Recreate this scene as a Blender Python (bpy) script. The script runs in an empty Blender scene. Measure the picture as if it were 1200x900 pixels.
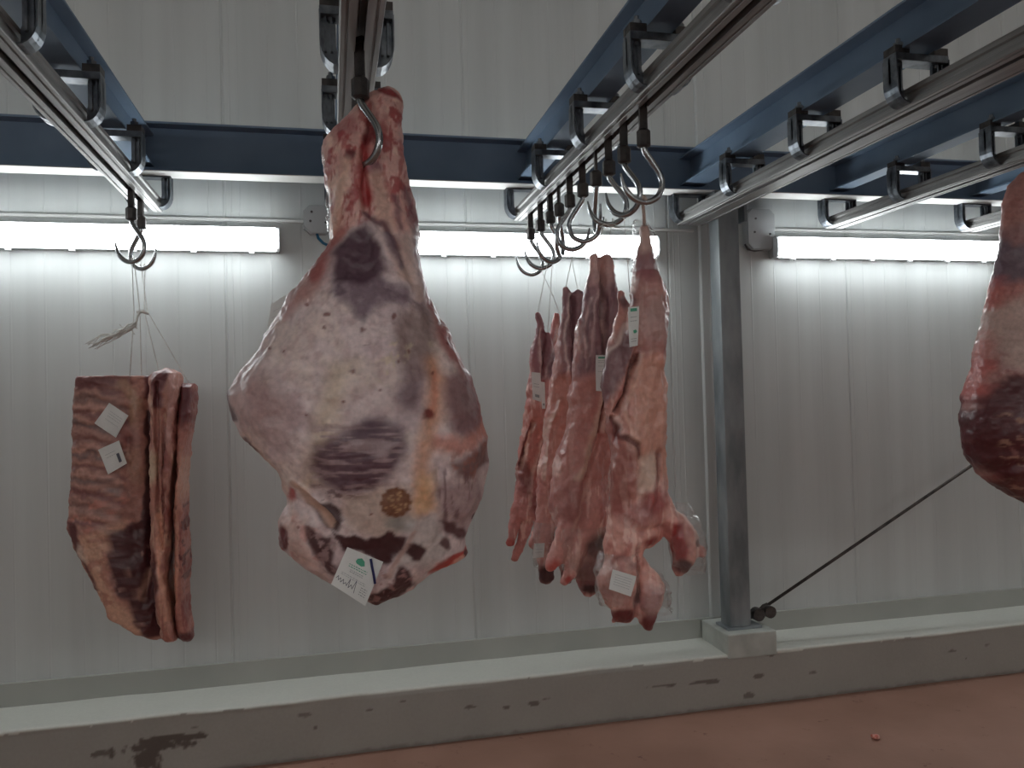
import bpy, bmesh, math, random
import numpy as np
from mathutils import Vector, Matrix
from mathutils.bvhtree import BVHTree

random.seed(7)
C = bpy.context.scene.collection
# ------------------------------------------------------------------ camera geometry
F = 933.0; CX, CY = 600.0, 450.0; HC = 1.6
def nrm(v): return v/np.linalg.norm(v)
_Y = nrm(np.array([388-CX, -(472-CY), -F]))
_X = np.array([4700-CX, -(360-CY), -F]); _X = nrm(_X-_Y*_X.dot(_Y))
_Z = np.cross(_X, _Y)
RC = np.array([_X, _Y, _Z])
def ray(x, y): return RC@np.array([x-CX, -(y-CY), -F])
def atY(x, y, Y): d = ray(x, y); p = d*Y/d[1]; p[2] += HC; return p
def atZ(x, y, z): d = ray(x, y); p = d*(z-HC)/d[2]; p[2] += HC; return p
cd = bpy.data.cameras.new('camera'); cam = bpy.data.objects.new('camera', cd); C.objects.link(cam)
cam.matrix_world = Matrix.Translation((0, 0, HC)) @ Matrix([list(r) for r in RC]).to_4x4()
cd.sensor_width = 36; cd.lens = F/1200*36; cd.clip_start = 0.05
bpy.context.scene.camera = cam

# ------------------------------------------------------------------ noise in numpy
def _hash(i, j, k, s):
    n = (i*374761393 + j*668265263 + k*2147483647 + s*1274126177) & 0x7fffffff
    n = ((n ^ (n >> 13))*1274126177) & 0x7fffffff
    n = ((n ^ (n >> 15))*668265263) & 0x7fffffff
    return ((n ^ (n >> 16)) & 0xffff)/65535.0*2-1
def vnoise(P, s=0):
    P = np.asarray(P, float); I = np.floor(P).astype(np.int64); f = P-I; f = f*f*(3-2*f)
    r = 0
    for a in (0, 1):
        wa = f[:, 0] if a else 1-f[:, 0]
        for b in (0, 1):
            wb = f[:, 1] if b else 1-f[:, 1]
            for c in (0, 1):
                wc = f[:, 2] if c else 1-f[:, 2]
                r = r + wa*wb*wc*_hash(I[:, 0]+a, I[:, 1]+b, I[:, 2]+c, s)
    return r
def fbm(P, o=4, s=0):
    r = 0; a = 1.0; t = 0
    for k in range(o):
        r = r + a*vnoise(np.asarray(P)*(2.03**k)+k*7.3, s+k); t += a; a *= 0.5
    return r/t
def sstep(x, a, b):
    t = np.clip((x-a)/(b-a), 0, 1); return t*t*(3-2*t)

# ------------------------------------------------------------------ node helpers
def lin(c):
    c = [x/255 for x in c]
    return [x/12.92 if x <= 0.04045 else ((x+0.055)/1.055)**2.4 for x in c]
def mat(name):
    m = bpy.data.materials.new(name); m.use_nodes = True
    nt = m.node_tree; b = nt.nodes['Principled BSDF']
    return m, nt, b
def N(nt, t, **kw):
    n = nt.nodes.new(t)
    for k, v in kw.items():
        if k in n.inputs: n.inputs[k].default_value = v
        else: setattr(n, k, v)
    return n
def noise_mat(name, c1, c2, scale=8, rough=0.6, metal=0.0, bump=0.0, bscale=60, detail=5, sss=0, stretch=None, spec=0.5, lo=0.35, hi=0.65, coat=0):
    m, nt, b = mat(name); L = nt.links
    tc = N(nt, 'ShaderNodeTexCoord'); src = tc.outputs['Object']
    if stretch:
        mp = N(nt, 'ShaderNodeMapping'); mp.inputs['Scale'].default_value = stretch; L.new(src, mp.inputs[0]); src = mp.outputs[0]
    n = N(nt, 'ShaderNodeTexNoise', Scale=scale, Detail=detail); L.new(src, n.inputs['Vector'])
    r = N(nt, 'ShaderNodeValToRGB'); r.color_ramp.elements[0].position = lo; r.color_ramp.elements[1].position = hi
    r.color_ramp.elements[0].color = (*lin(c1), 1); r.color_ramp.elements[1].color = (*lin(c2), 1)
    L.new(n.outputs['Fac'], r.inputs[0]); L.new(r.outputs[0], b.inputs['Base Color'])
    b.inputs['Roughness'].default_value = rough; b.inputs['Metallic'].default_value = metal
    b.inputs['Specular IOR Level'].default_value = spec
    b.inputs['Coat Weight'].default_value = coat
    if bump:
        n2 = N(nt, 'ShaderNodeTexNoise', Scale=bscale, Detail=4); L.new(src, n2.inputs['Vector'])
        bp = N(nt, 'ShaderNodeBump', Strength=bump, Distance=0.01); L.new(n2.outputs['Fac'], bp.inputs['Height']); L.new(bp.outputs[0], b.inputs['Normal'])
    return m
def flesh_mat(name, rough=0.42, grain=0.12, coat=0.15, bump=0.35):
    # colour comes from the painted-on 'Col' attribute of the piece, broken up by fine grain
    m, nt, b = mat(name); L = nt.links
    at = N(nt, 'ShaderNodeAttribute', attribute_name='Col')
    tc = N(nt, 'ShaderNodeTexCoord')
    n = N(nt, 'ShaderNodeTexNoise', Scale=70, Detail=4); L.new(tc.outputs['Object'], n.inputs['Vector'])
    mr = N(nt, 'ShaderNodeMapRange'); mr.inputs['From Min'].default_value = 0.3; mr.inputs['From Max'].default_value = 0.7
    mr.inputs['To Min'].default_value = 1-grain; mr.inputs['To Max'].default_value = 1+grain
    L.new(n.outputs['Fac'], mr.inputs['Value'])
    mx = N(nt, 'ShaderNodeVectorMath', operation='SCALE'); L.new(at.outputs['Color'], mx.inputs[0]); L.new(mr.outputs[0], mx.inputs['Scale'])
    L.new(mx.outputs[0], b.inputs['Base Color'])
    b.inputs['Roughness'].default_value = rough; b.inputs['Coat Weight'].default_value = coat; b.inputs['Coat Roughness'].default_value = 0.25
    n2 = N(nt, 'ShaderNodeTexNoise', Scale=45, Detail=5); L.new(tc.outputs['Object'], n2.inputs['Vector'])
    bp = N(nt, 'ShaderNodeBump', Strength=bump, Distance=0.006); L.new(n2.outputs['Fac'], bp.inputs['Height']); L.new(bp.outputs[0], b.inputs['Normal'])
    return m
def emit_mat(name, col, st):
    m, nt, b = mat(name)
    b.inputs['Base Color'].default_value = (.8, .8, .8, 1)
    b.inputs['Emission Color'].default_value = (*col, 1); b.inputs['Emission Strength'].default_value = st
    return m

M = {}
M['beam'] = noise_mat('blue_grey_painted_steel', (103, 124, 147), (117, 138, 160), scale=3, rough=0.62, bump=0.05, spec=.25)
M['pale'] = noise_mat('lamplit_white', (225, 226, 222), (236, 237, 234), scale=4, rough=.5)  # whitened to carry the lamp-lit look of the beam underside
M['alu'] = noise_mat('aluminium_rail', (122, 122, 122), (146, 146, 144), scale=6, rough=0.45, metal=0.4, spec=.4, stretch=(8, 0.4, 8))
M['galv'] = noise_mat('galvanised_steel', (92, 98, 106), (130, 136, 142), scale=25, rough=0.34, metal=0.8)
M['galvcol'] = noise_mat('galvanised_column', (112, 120, 124), (150, 157, 160), scale=9, rough=0.5, metal=0.1, stretch=(1, 1, .35))
M['zinc'] = noise_mat('dark_cast_iron', (64, 62, 62), (92, 88, 86), scale=20, rough=0.45, metal=0.6, bump=0.2)
M['steel'] = noise_mat('stainless_hook_steel', (150, 154, 158), (185, 188, 190), scale=12, rough=0.22, metal=1.0)
M['house'] = noise_mat('grey_plastic_housing', (150, 152, 152), (165, 167, 167), scale=5, rough=0.5)
M['box'] = noise_mat('grey_junction_plastic', (165, 170, 172), (176, 180, 182), scale=5, rough=0.5)
M['blue'] = noise_mat('blue_cable_sheath', (30, 95, 130), (38, 110, 145), scale=5, rough=0.4)
M['lamp2'] = emit_mat('fill_diffuser_behind', (1.0, 0.975, 0.965), 23.0)  # emission of the unseen fill lamps
M['lamp'] = emit_mat('lit_diffuser', (0.93, 0.98, 1.0), 14.0)
M['paper'] = noise_mat('white_paper', (222, 226, 224), (236, 238, 236), scale=8, rough=0.6)
M['green'] = noise_mat('green_print', (80, 165, 135), (90, 172, 142), rough=0.7)
M['ink'] = noise_mat('grey_print', (150, 158, 160), (165, 170, 172), rough=0.7)
M['pen'] = noise_mat('dark_pen', (85, 90, 105), (95, 100, 112), rough=0.7)
M['band'] = noise_mat('dark_blue_band', (35, 40, 95), (45, 50, 110), rough=0.5)
M['string'] = noise_mat('white_string', (205, 205, 200), (225, 225, 220), scale=80, rough=0.8)
M['fat_string'] = noise_mat('greasy_twine', (190, 172, 160), (210, 195, 185), scale=80, rough=0.6)
M['wallside'] = noise_mat('wall_paint', (205, 206, 204), (212, 213, 211), scale=1, rough=0.6)
M['ceil'] = noise_mat('ceiling_panel', (205, 206, 200), (212, 213, 208), scale=1, rough=0.6)
M['flesh'] = flesh_mat('beef_surface')
M['lamb'] = flesh_mat('lamb_surface', rough=0.38, grain=0.08, coat=0.3, bump=0.2)
M['concrete'] = None

# wall panels: white lacquered sheet with faint fine ribs and slight grime
def wall_mat():
    m, nt, b = mat('white_sandwich_panel'); L = nt.links
    tc = N(nt, 'ShaderNodeTexCoord')
    mp = N(nt, 'ShaderNodeMapping'); mp.inputs['Scale'].default_value = (2.5, 1, .12); L.new(tc.outputs['Object'], mp.inputs[0])
    n = N(nt, 'ShaderNodeTexNoise', Scale=3, Detail=6); L.new(mp.outputs[0], n.inputs['Vector'])
    r = N(nt, 'ShaderNodeValToRGB'); r.color_ramp.elements[0].position = .3; r.color_ramp.elements[1].position = .7
    r.color_ramp.elements[0].color = (*lin((194, 199, 198)), 1); r.color_ramp.elements[1].color = (*lin((206, 211, 210)), 1)
    L.new(n.outputs['Fac'], r.inputs[0]); L.new(r.outputs[0], b.inputs['Base Color'])
    mp2 = N(nt, 'ShaderNodeMapping'); mp2.inputs['Scale'].default_value = (30, 1, .02); L.new(tc.outputs['Object'], mp2.inputs[0])
    n2 = N(nt, 'ShaderNodeTexNoise', Scale=1.4, Detail=2); L.new(mp2.outputs[0], n2.inputs['Vector'])
    bp = N(nt, 'ShaderNodeBump', Strength=0.12, Distance=0.003); L.new(n2.outputs['Fac'], bp.inputs['Height']); L.new(bp.outputs[0], b.inputs['Normal'])
    b.inputs['Roughness'].default_value = 0.42
    return m
M['wall'] = wall_mat()
def floor_mat():
    m, nt, b = mat('red_epoxy_floor'); L = nt.links
    tc = N(nt, 'ShaderNodeTexCoord')
    n = N(nt, 'ShaderNodeTexNoise', Scale=1.6, Detail=8); L.new(tc.outputs['Object'], n.inputs['Vector'])
    r = N(nt, 'ShaderNodeValToRGB'); r.color_ramp.elements[0].position = .35; r.color_ramp.elements[1].position = .68
    r.color_ramp.elements[0].color = (*lin((150, 112, 96)), 1); r.color_ramp.elements[1].color = (*lin((172, 132, 116)), 1)
    L.new(n.outputs['Fac'], r.inputs[0])
    n3 = N(nt, 'ShaderNodeTexNoise', Scale=9, Detail=6, Roughness=.7); L.new(tc.outputs['Object'], n3.inputs['Vector'])
    r3 = N(nt, 'ShaderNodeValToRGB'); r3.color_ramp.elements[0].position = .62; r3.color_ramp.elements[1].position = .70
    r3.color_ramp.elements[0].color = (0, 0, 0, 1); r3.color_ramp.elements[1].color = (1, 1, 1, 1)
    L.new(n3.outputs['Fac'], r3.inputs[0])
    mx = N(nt, 'ShaderNodeMix', data_type='RGBA'); L.new(r3.outputs[0], mx.inputs[0]); L.new(r.outputs[0], mx.inputs[6]); mx.inputs[7].default_value = (*lin((112, 70, 60)), 1)
    L.new(mx.outputs[2], b.inputs['Base Color'])
    b.inputs['Roughness'].default_value = 0.5
    bp = N(nt, 'ShaderNodeBump', Strength=0.2, Distance=0.01); L.new(n3.outputs['Fac'], bp.inputs['Height']); L.new(bp.outputs[0], b.inputs['Normal'])
    return m
M['floor'] = floor_mat()
def plastic_mat():
    m, nt, b = mat('clear_plastic_film'); L = nt.links
    out = nt.nodes['Material Output']
    tr = N(nt, 'ShaderNodeBsdfTransparent'); tr.inputs[0].default_value = (.97, .97, .97, 1)
    gl = N(nt, 'ShaderNodeBsdfGlossy', Roughness=0.12); gl.inputs[0].default_value = (.9, .9, .9, 1)
    tl = N(nt, 'ShaderNodeBsdfDiffuse'); tl.inputs[0].default_value = (.75, .72, .72, 1)
    lw = N(nt, 'ShaderNodeLayerWeight', Blend=0.35)
    tc = N(nt, 'ShaderNodeTexCoord'); n = N(nt, 'ShaderNodeTexNoise', Scale=55, Detail=5); L.new(tc.outputs['Object'], n.inputs['Vector'])
    bp = N(nt, 'ShaderNodeBump', Strength=0.8, Distance=0.01); L.new(n.outputs['Fac'], bp.inputs['Height']); L.new(bp.outputs[0], gl.inputs['Normal']); L.new(bp.outputs[0], lw.inputs['Normal'])
    m0 = N(nt, 'ShaderNodeMixShader'); m0.inputs[0].default_value = 0.05; L.new(tr.outputs[0], m0.inputs[1]); L.new(tl.outputs[0], m0.inputs[2])
    mr = N(nt, 'ShaderNodeMapRange'); mr.inputs['To Min'].default_value = 0.04; mr.inputs['To Max'].default_value = 0.6; L.new(lw.outputs['Facing'], mr.inputs['Value'])
    ms = N(nt, 'ShaderNodeMixShader'); L.new(mr.outputs[0], ms.inputs[0]); L.new(m0.outputs[0], ms.inputs[1]); L.new(gl.outputs[0], ms.inputs[2])
    L.new(ms.outputs[0], out.inputs['Surface'])
    return m
M['film'] = plastic_mat()

# ------------------------------------------------------------------ object helpers
def link_mesh(name, verts, faces, m, parent=None, smooth=False, loc=None, cols=None):
    """verts in world space; origin put at loc (or parent's location)"""
    verts = np.asarray(verts, float)
    o0 = np.array(loc if loc is not None else (parent_world(parent) if parent else verts.mean(0)), float)
    me = bpy.data.meshes.new(name)
    me.from_pydata((verts-o0).tolist(), [], [tuple(int(i) for i in f) for f in faces]); me.update()
    if smooth: me.polygons.foreach_set('use_smooth', [True]*len(me.polygons))
    if cols is not None:
        a = me.color_attributes.new('Col', 'FLOAT_COLOR', 'POINT')
        a.data.foreach_set('color', np.concatenate([cols, np.ones((len(cols), 1))], 1).astype(np.float32).ravel())
    me.materials.append(m)
    o = bpy.data.objects.new(name, me); C.objects.link(o)
    if parent:
        o.parent = parent; o.location = o0-np.array(parent_world(parent))
    else: o.location = o0
    return o
def parent_world(p):
    v = Vector(p.location)
    while p.parent: p = p.parent; v = v+p.location
    return tuple(v)
class MB:
    def __init__(s): s.v = []; s.f = []
    def add(s, v, f):
        k = len(s.v); s.v += [tuple(map(float, p)) for p in v]; s.f += [tuple(i+k for i in q) for q in f]; return s
    def box(s, x0, x1, y0, y1, z0, z1, bev=0):
        if bev <= 0:
            return s.add([(x, y, z) for x in (x0, x1) for y in (y0, y1) for z in (z0, z1)],
                         [(0, 1, 3, 2), (4, 6, 7, 5), (0, 4, 5, 1), (2, 3, 7, 6), (0, 2, 6, 4), (1, 5, 7, 3)])
        bm = bmesh.new(); bmesh.ops.create_cube(bm, size=1)
        for v in bm.verts: v.co = Vector(((x0+x1)/2+v.co.x*(x1-x0), (y0+y1)/2+v.co.y*(y1-y0), (z0+z1)/2+v.co.z*(z1-z0)))
        bmesh.ops.bevel(bm, geom=bm.edges[:], offset=bev, segments=2, affect='EDGES', profile=.5)
        bm.verts.index_update()
        s.add([v.co for v in bm.verts], [[v.index for v in f.verts] for f in bm.faces]); bm.free(); return s
    def tube(s, pts, r, n=10, cap=True):
        P = [Vector(p) for p in pts]; R = r if hasattr(r, '__len__') else [r]*len(P)
        up = Vector((0.13, 1, 0.07)).normalized(); vs = []; fs = []
        t0 = (P[1]-P[0]).normalized(); a = t0.orthogonal().normalized()
        for i, p in enumerate(P):
            t = (P[min(i+1, len(P)-1)]-P[max(i-1, 0)]).normalized()
            a = (a-t*a.dot(t)); a = a.normalized() if a.length > 1e-6 else t.orthogonal().normalized()
            b = t.cross(a)
            for k in range(n):
                w = 2*math.pi*k/n; vs.append(p+(a*math.cos(w)+b*math.sin(w))*R[i])
        for i in range(len(P)-1):
            for k in range(n): fs.append((i*n+k, i*n+(k+1) % n, (i+1)*n+(k+1) % n, (i+1)*n+k))
        if cap: fs.append(tuple(range(n-1, -1, -1))); fs.append(tuple((len(P)-1)*n+k for k in range(n)))
        return s.add(vs, fs)
    def prism(s, poly, axis, a0, a1):
        """poly: 2D points; axis 0: (y,z) along x; 1: (x,z) along y; 2: (x,y) along z"""
        def mk(p, a): return {0: (a, p[0], p[1]), 1: (p[0], a, p[1]), 2: (p[0], p[1], a)}[axis]
        n = len(poly); v = [mk(p, a0) for p in poly]+[mk(p, a1) for p in poly]
        f = [(i, (i+1) % n, n+(i+1) % n, n+i) for i in range(n)]+[tuple(range(n-1, -1, -1)), tuple(range(n, 2*n))]
        return s.add(v, f)
    def build(s, name, m, parent=None, smooth=False, loc=None):
        o = link_mesh(name, s.v, s.f, m, parent, smooth, loc)
        bm = bmesh.new(); bm.from_mesh(o.data); bmesh.ops.recalc_face_normals(bm, faces=bm.faces[:]); bm.to_mesh(o.data); bm.free()
        return o
def auto(o, ang=35):
    me = o.data; me.polygons.foreach_set('use_smooth', [True]*len(me.polygons))
    bm = bmesh.new(); bm.from_mesh(me)
    for e in bm.edges:
        if len(e.link_faces) == 2 and e.calc_face_angle(0) > math.radians(ang): e.smooth = False
    bm.to_mesh(me); bm.free(); return o
def tag(o, label=None, cat=None, group=None, kind=None):
    for k, v in (('label', label), ('category', cat), ('group', group), ('kind', kind)):
        if v: o[k] = v
    return o
def empty(name, loc, label, cat, group=None):
    o = bpy.data.objects.new(name, None); C.objects.link(o); o.location = loc; o.empty_display_size = .05
    return tag(o, label, cat, group)
def copy_tree(o, parent=None):
    c = o.copy(); C.objects.link(c)
    if parent: c.parent = parent
    for ch in list(o.children): copy_tree(ch, c)
    return c
def struct(name, mb, m, smooth=False):
    return tag(mb.build(name, m, smooth=smooth), kind='structure')

# ------------------------------------------------------------------ paint engine
def seg_dist(P, poly, closed):
    d = np.full(len(P), 1e9); n = len(poly)
    for i in range(n if closed else n-1):
        a = np.array(poly[i], float); b = np.array(poly[(i+1) % n], float); ab = b-a
        t = np.clip(((P-a)@ab)/max(ab@ab, 1e-9), 0, 1)
        d = np.minimum(d, np.linalg.norm(P-(a+t[:, None]*ab), axis=1))
    return d
def inside(P, poly):
    r = np.zeros(len(P), bool); n = len(poly); x, y = P[:, 0], P[:, 1]
    for i in range(n):
        x1, y1 = poly[i]; x2, y2 = poly[(i+1) % n]
        if y1 == y2: continue
        c = ((y1 > y) != (y2 > y)) & (x < (x2-x1)*(y-y1)/(y2-y1)+x1); r ^= c
    return r
def paint(UV, W, base, layers, warp=4.0, wscale=14.0, seed=0):
    """UV: piece coordinates in pixels-at-reference; W: world pos; layers: (kind, geom, colour, soft, opacity[, warp factor])"""
    Q = np.stack([UV[:, 0]/wscale, UV[:, 1]/wscale, np.zeros(len(UV))], 1)
    wx = fbm(Q, 4, seed+11); wy = fbm(Q, 4, seed+29)
    col = np.tile(np.array(lin(base)), (len(UV), 1))
    for k, L in enumerate(layers):
        kind, g, c, soft, op = L[:5]; wf = L[5] if len(L) > 5 else 1.0
        P = UV+np.stack([wx, wy], 1)*warp*wf
        if kind == 'poly':
            d = seg_dist(P, g, True); d = np.where(inside(P, g), -d, d); a = 1-sstep(d, -soft, soft)
        elif kind == 'ell':
            x, y, rx, ry = g[:4]; an = math.radians(g[4]) if len(g) > 4 else 0
            dx = P[:, 0]-x; dy = P[:, 1]-y; u = dx*math.cos(an)+dy*math.sin(an); v = -dx*math.sin(an)+dy*math.cos(an)
            r = np.sqrt((u/rx)**2+(v/ry)**2); a = 1-sstep(r, 1-soft, 1+soft)
        elif kind == 'line':
            d = seg_dist(P, g[0], False); a = 1-sstep(d, g[1]-soft, g[1]+soft)
        elif kind == 'noise':      # g = (sx, sy, lo, hi, polygon or None)
            n = fbm(np.stack([UV[:, 0]/g[0], UV[:, 1]/g[1], np.full(len(UV), k*3.7)], 1), 4, seed+k*5)
            a = sstep(n, g[2], g[3])
            if len(g) > 4 and g[4] is not None:
                d = seg_dist(P, g[4], True); d = np.where(inside(P, g[4]), -d, d); a = a*(1-sstep(d, -soft, soft))
        a = (a*op)[:, None]
        col = col*(1-a)+np.array(lin(c))*a
    return np.clip(col, 0.003, 0.95)

def inflate(rows, Y0, ns, nr, n=2.3, nb=None):
    """closed body from rows (y, left, right, front depth, back depth, centre offset) given at plane Y0 in reference pixels"""
    R = np.array([list(r)+[0]*(6-len(r)) for r in rows], float)
    ys = np.linspace(R[0, 0], R[-1, 0], nr)
    # denser near ends for round caps
    cols = [np.interp(ys, R[:, 0], R[:, k]) for k in range(1, 6)]
    w = max(3, int(nr*0.008)*2+1); ker = np.hanning(w+2)[1:-1]; ker /= ker.sum()
    cols = [np.convolve(np.pad(c, w//2, mode='edge'), ker, 'valid') for c in cols]
    xl, xr, df, db, yo = cols
    t = np.linspace(0, 2*np.pi, ns, endpoint=False)
    ct, st = np.cos(t), np.sin(t); e = 2/n
    c = np.sign(ct)*np.abs(ct)**e; s = np.sign(st)*np.abs(st)**e
    V = []; UV = []
    for i, y in enumerate(ys):
        cx = (xl[i]+xr[i])/2; hw = (xr[i]-xl[i])/2
        px = cx+hw*c
        dep = np.where(s > 0, df[i]*s, db[i]*s)
        p0 = atY(cx, y, Y0); p1 = atY(cx+100, y, Y0); k = (p1-p0)/100
        pts = p0[None]+(px-cx)[:, None]*k[None]
        pts[:, 1] = Y0-dep+yo[i]
        V.append(pts); UV.append(np.stack([px, np.full(ns, y)], 1))
    V = np.concatenate(V); UV = np.concatenate(UV)
    i = np.arange(nr-1)[:, None]*ns; j = np.arange(ns)[None]; j2 = (j+1) % ns
    Fq = np.stack([i+j, i+ns+j, i+ns+j2, i+j2], -1).reshape(-1, 4).tolist()
    # caps
    a = len(V); V = np.concatenate([V, V[:ns].mean(0)[None], V[-ns:].mean(0)[None]]); UV = np.concatenate([UV, UV[:ns].mean(0)[None], UV[-ns:].mean(0)[None]])
    for q in range(ns):
        q2 = (q+1) % ns; b = (nr-1)*ns
        Fq.append([a, q, q2]); Fq.append([a+1, b+q2, b+q])
    return V, UV, Fq
def normals(V, Fq):
    me = bpy.data.meshes.new('tmp'); me.from_pydata(V.tolist(), [], Fq); me.update()
    nn = np.empty(len(V)*3, np.float32); me.vertices.foreach_get('normal', nn); bpy.data.meshes.remove(me)
    return nn.reshape(-1, 3)
BVH = {}
def flesh(name, V, UV, Fq, cols, m, label, cat, group=None):
    cols = np.clip(cols*{'rib_slab': 1.32, 'lamb_carcass': 1.22, 'beef_leg': 1.12}[name], 0, .93)
    o = link_mesh(name, V, Fq, m, smooth=True, cols=cols, loc=(V[:, 0].mean(), V[:, 1].mean(), V[:, 2].max()))
    tag(o, label, cat, group)
    BVH[o.name] = BVHTree.FromPolygons(V.tolist(), Fq)
    return o
#@@SETTING
# ================================================================== SETTING
YW = 4.05; YK = 3.733; ZK = .268
X0, X1, YB, ZC = -4.2, 8.2, -3.3, 4.3
struct('floor', MB().box(X0, X1, YB, YW+.1, -.1, 0), M['floor'])
struct('ceiling', MB().box(X0, X1, YB, YW+.1, ZC, ZC+.1), M['ceil'])
struct('wall_left', MB().box(X0-.1, X0, YB, YW+.1, 0, ZC), M['wallside'])
struct('wall_right', MB().box(X1, X1+.1, YB, YW+.1, 0, ZC), M['wallside'])
struct('wall_front', MB().box(X0, X1, YB-.1, YB, 0, ZC), M['wallside'])
# back wall: sheet with real panel joints and shallow swages
joints = [-3.9, -2.75, -1.60, -.484, .698, 1.82, 2.919, 4.06, 5.2, 6.35, 7.5]
prof = []
x = X0
marks = []
for j in joints:
    marks += [(j-.008, 0), (j-.005, .003), (j-.002, .005), (j+.002, .005), (j+.005, .003), (j+.008, 0)]
    marks += [(j+.028, 0), (j+.030, -.001), (j+.034, -.001), (j+.036, 0)]
k = X0+.05
while k < X1-.05:
    if all(abs(k-j) > .06 for j in joints):
        marks += [(k-.005, 0), (k-.002, -.0009), (k+.002, -.0009), (k+.005, 0)]
    k += .1437
marks.sort()
pl = [(X0, YW)]+[(a, YW+b) for a, b in marks]+[(X1, YW)]
mb = MB(); v = []; 
for a, b in pl: v += [(a, b, 0), (a, b, ZC)]
f = [(2*i, 2*i+2, 2*i+3, 2*i+1) for i in range(len(pl)-1)]
n0 = len(v); v += [(X0, YW+.12, 0), (X0, YW+.12, ZC), (X1, YW+.12, 0), (X1, YW+.12, ZC)]
f += [(n0, n0+1, n0+3, n0+2), (0, 1, n0+1, n0), (2*len(pl)-2, n0+2, n0+3, 2*len(pl)-1)]
mb.add(v, f); struct('wall_back', mb, M['wall'])
# strips of trim: skirting band along the foot of the panels, cover strip by the column
M['band_trim'] = noise_mat('skirting_sheet', (166, 169, 163), (178, 180, 174), scale=2, rough=.5)
struct('baseboard_back', MB().box(X0, X1, YW-.022, YW, ZK-.02, .372), M['band_trim'])
struct('trim_2', MB().prism([(2.0, YW), (2.0, YW-.008), (2.008, YW-.016), (2.052, YW-.016), (2.06, YW-.008), (2.06, YW)], 2, .372, ZC), M['wall'])
# kerb (painted concrete upstand) with a plinth under the column; paint worn in patches
def kerb():
    xs = np.concatenate([np.arange(X0, -2.2, .15), np.arange(-2.2, 4.6, .008), np.arange(4.6, X1, .15), [X1]])
    py = [(YK, t) for t in np.linspace(0, ZK-.008, 34)]+[(YK+.002, ZK-.003), (YK+.009, ZK)]+[(YK+.009+t, ZK) for t in np.linspace(.01, YW-YK-.012, 30)]
    V = []; 
    for x in xs:
        w = .004*math.sin(x*1.7)+.003*math.sin(x*5.3)
        for (y, z) in py: V.append((x, y+(w*(z > .25)), z))
    V = np.array(V); n = len(py)
    V[:, 1] += fbm(V*np.array([3, 3, 3]), 3, 5)*.006*(V[:, 2] < ZK-.001)
    V[:, 2] += fbm(V*np.array([4, 4, 4]), 3, 8)*.004*(V[:, 2] > .2)
    Fq = [(i*n+j, (i+1)*n+j, (i+1)*n+j+1, i*n+j+1) for i in range(len(xs)-1) for j in range(n-1)]
    top = V[:, 2] > ZK-.02; hid = V[:, 1] > YK+.02
    P = V*np.array([5, 5, 5]); a = fbm(P*np.array([1.0, 1, 1]), 5, 3)
    base = np.array(lin((162, 160, 153))); col = np.tile(base, (len(V), 1))*(1+.10*a[:, None])
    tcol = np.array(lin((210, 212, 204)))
    # lamp light from above painted into the top face, ragged edge over the arris
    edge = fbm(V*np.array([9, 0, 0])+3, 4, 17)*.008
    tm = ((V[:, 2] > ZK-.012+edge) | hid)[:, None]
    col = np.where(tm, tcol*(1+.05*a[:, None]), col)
    spots = [(-.80, .135, .14, .030, .95), (-.70, .160, .14, .014, .95), (-.80, .09, .07, .05, .95), (-1.0, .13, .06, .012, .8), (.14, .19, .02, .008, .8), (-.62, .2, .02, .006, .6), (-.16, .2, .035, .01, .6), (.62, .15, .03, .007, .8), (.78, .13, .02, .008, .8), (.93, .135, .025, .010, .8), (.97, .148, .03, .006, .8),
             (1.55, .15, .05, .007, .7), (1.62, .148, .05, .006, .8), (1.78, .145, .07, .008, .8), (1.86, .14, .04, .008, .8), (2.1, .14, .035, .012, .8), (2.18, .25, .05, .01, .7), (2.05, .05, .04, .012, .7), (2.42, .13, .03, .007, .7), (3.28, .16, .03, .006, .7), (3.5, .17, .02, .006, .6), (3.36, .11, .008, .006, .8), (.3, .21, .015, .005, .7), (-.1, .14, .01, .008, .7)]
    nz = fbm(V*22, 4, 41)
    m_ = np.zeros(len(V))
    for (x, z, rx, rz, o) in spots:
        r = np.sqrt(((V[:, 0]-x)/rx)**2+((V[:, 2]-z)/rz)**2)
        m_ = np.maximum(m_, o*(1-sstep(r+nz*1.1, .8, 1.1))*(~hid))
    # chips on top face
    r2 = fbm(V*np.array([2.5, 9, 9])+9, 4, 77); m_ = np.maximum(m_, .55*sstep(r2, .50, .56)*hid)
    # dirt line at the foot
    m_ = np.maximum(m_, .5*(1-sstep(V[:, 2]+nz*.012, .004, .02)))
    col = col*(1-m_[:, None])+np.array(lin((92, 82, 76)))*m_[:, None]
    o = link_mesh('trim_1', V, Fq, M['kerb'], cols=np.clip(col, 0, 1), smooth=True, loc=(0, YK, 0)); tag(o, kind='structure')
M['kerb'] = flesh_mat('painted_concrete', rough=.6, grain=.03, coat=0, bump=.15)
kerb()
M['plinth'] = noise_mat('painted_plinth', (168, 172, 166), (192, 197, 190), scale=7, rough=.6, bump=.15, bscale=20)
pb = MB(); pb.box(1.935, 2.21, YK-.012, YW-.03, .245, .372, bev=.008)
struct('trim_3', pb, M['plinth'])
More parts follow.
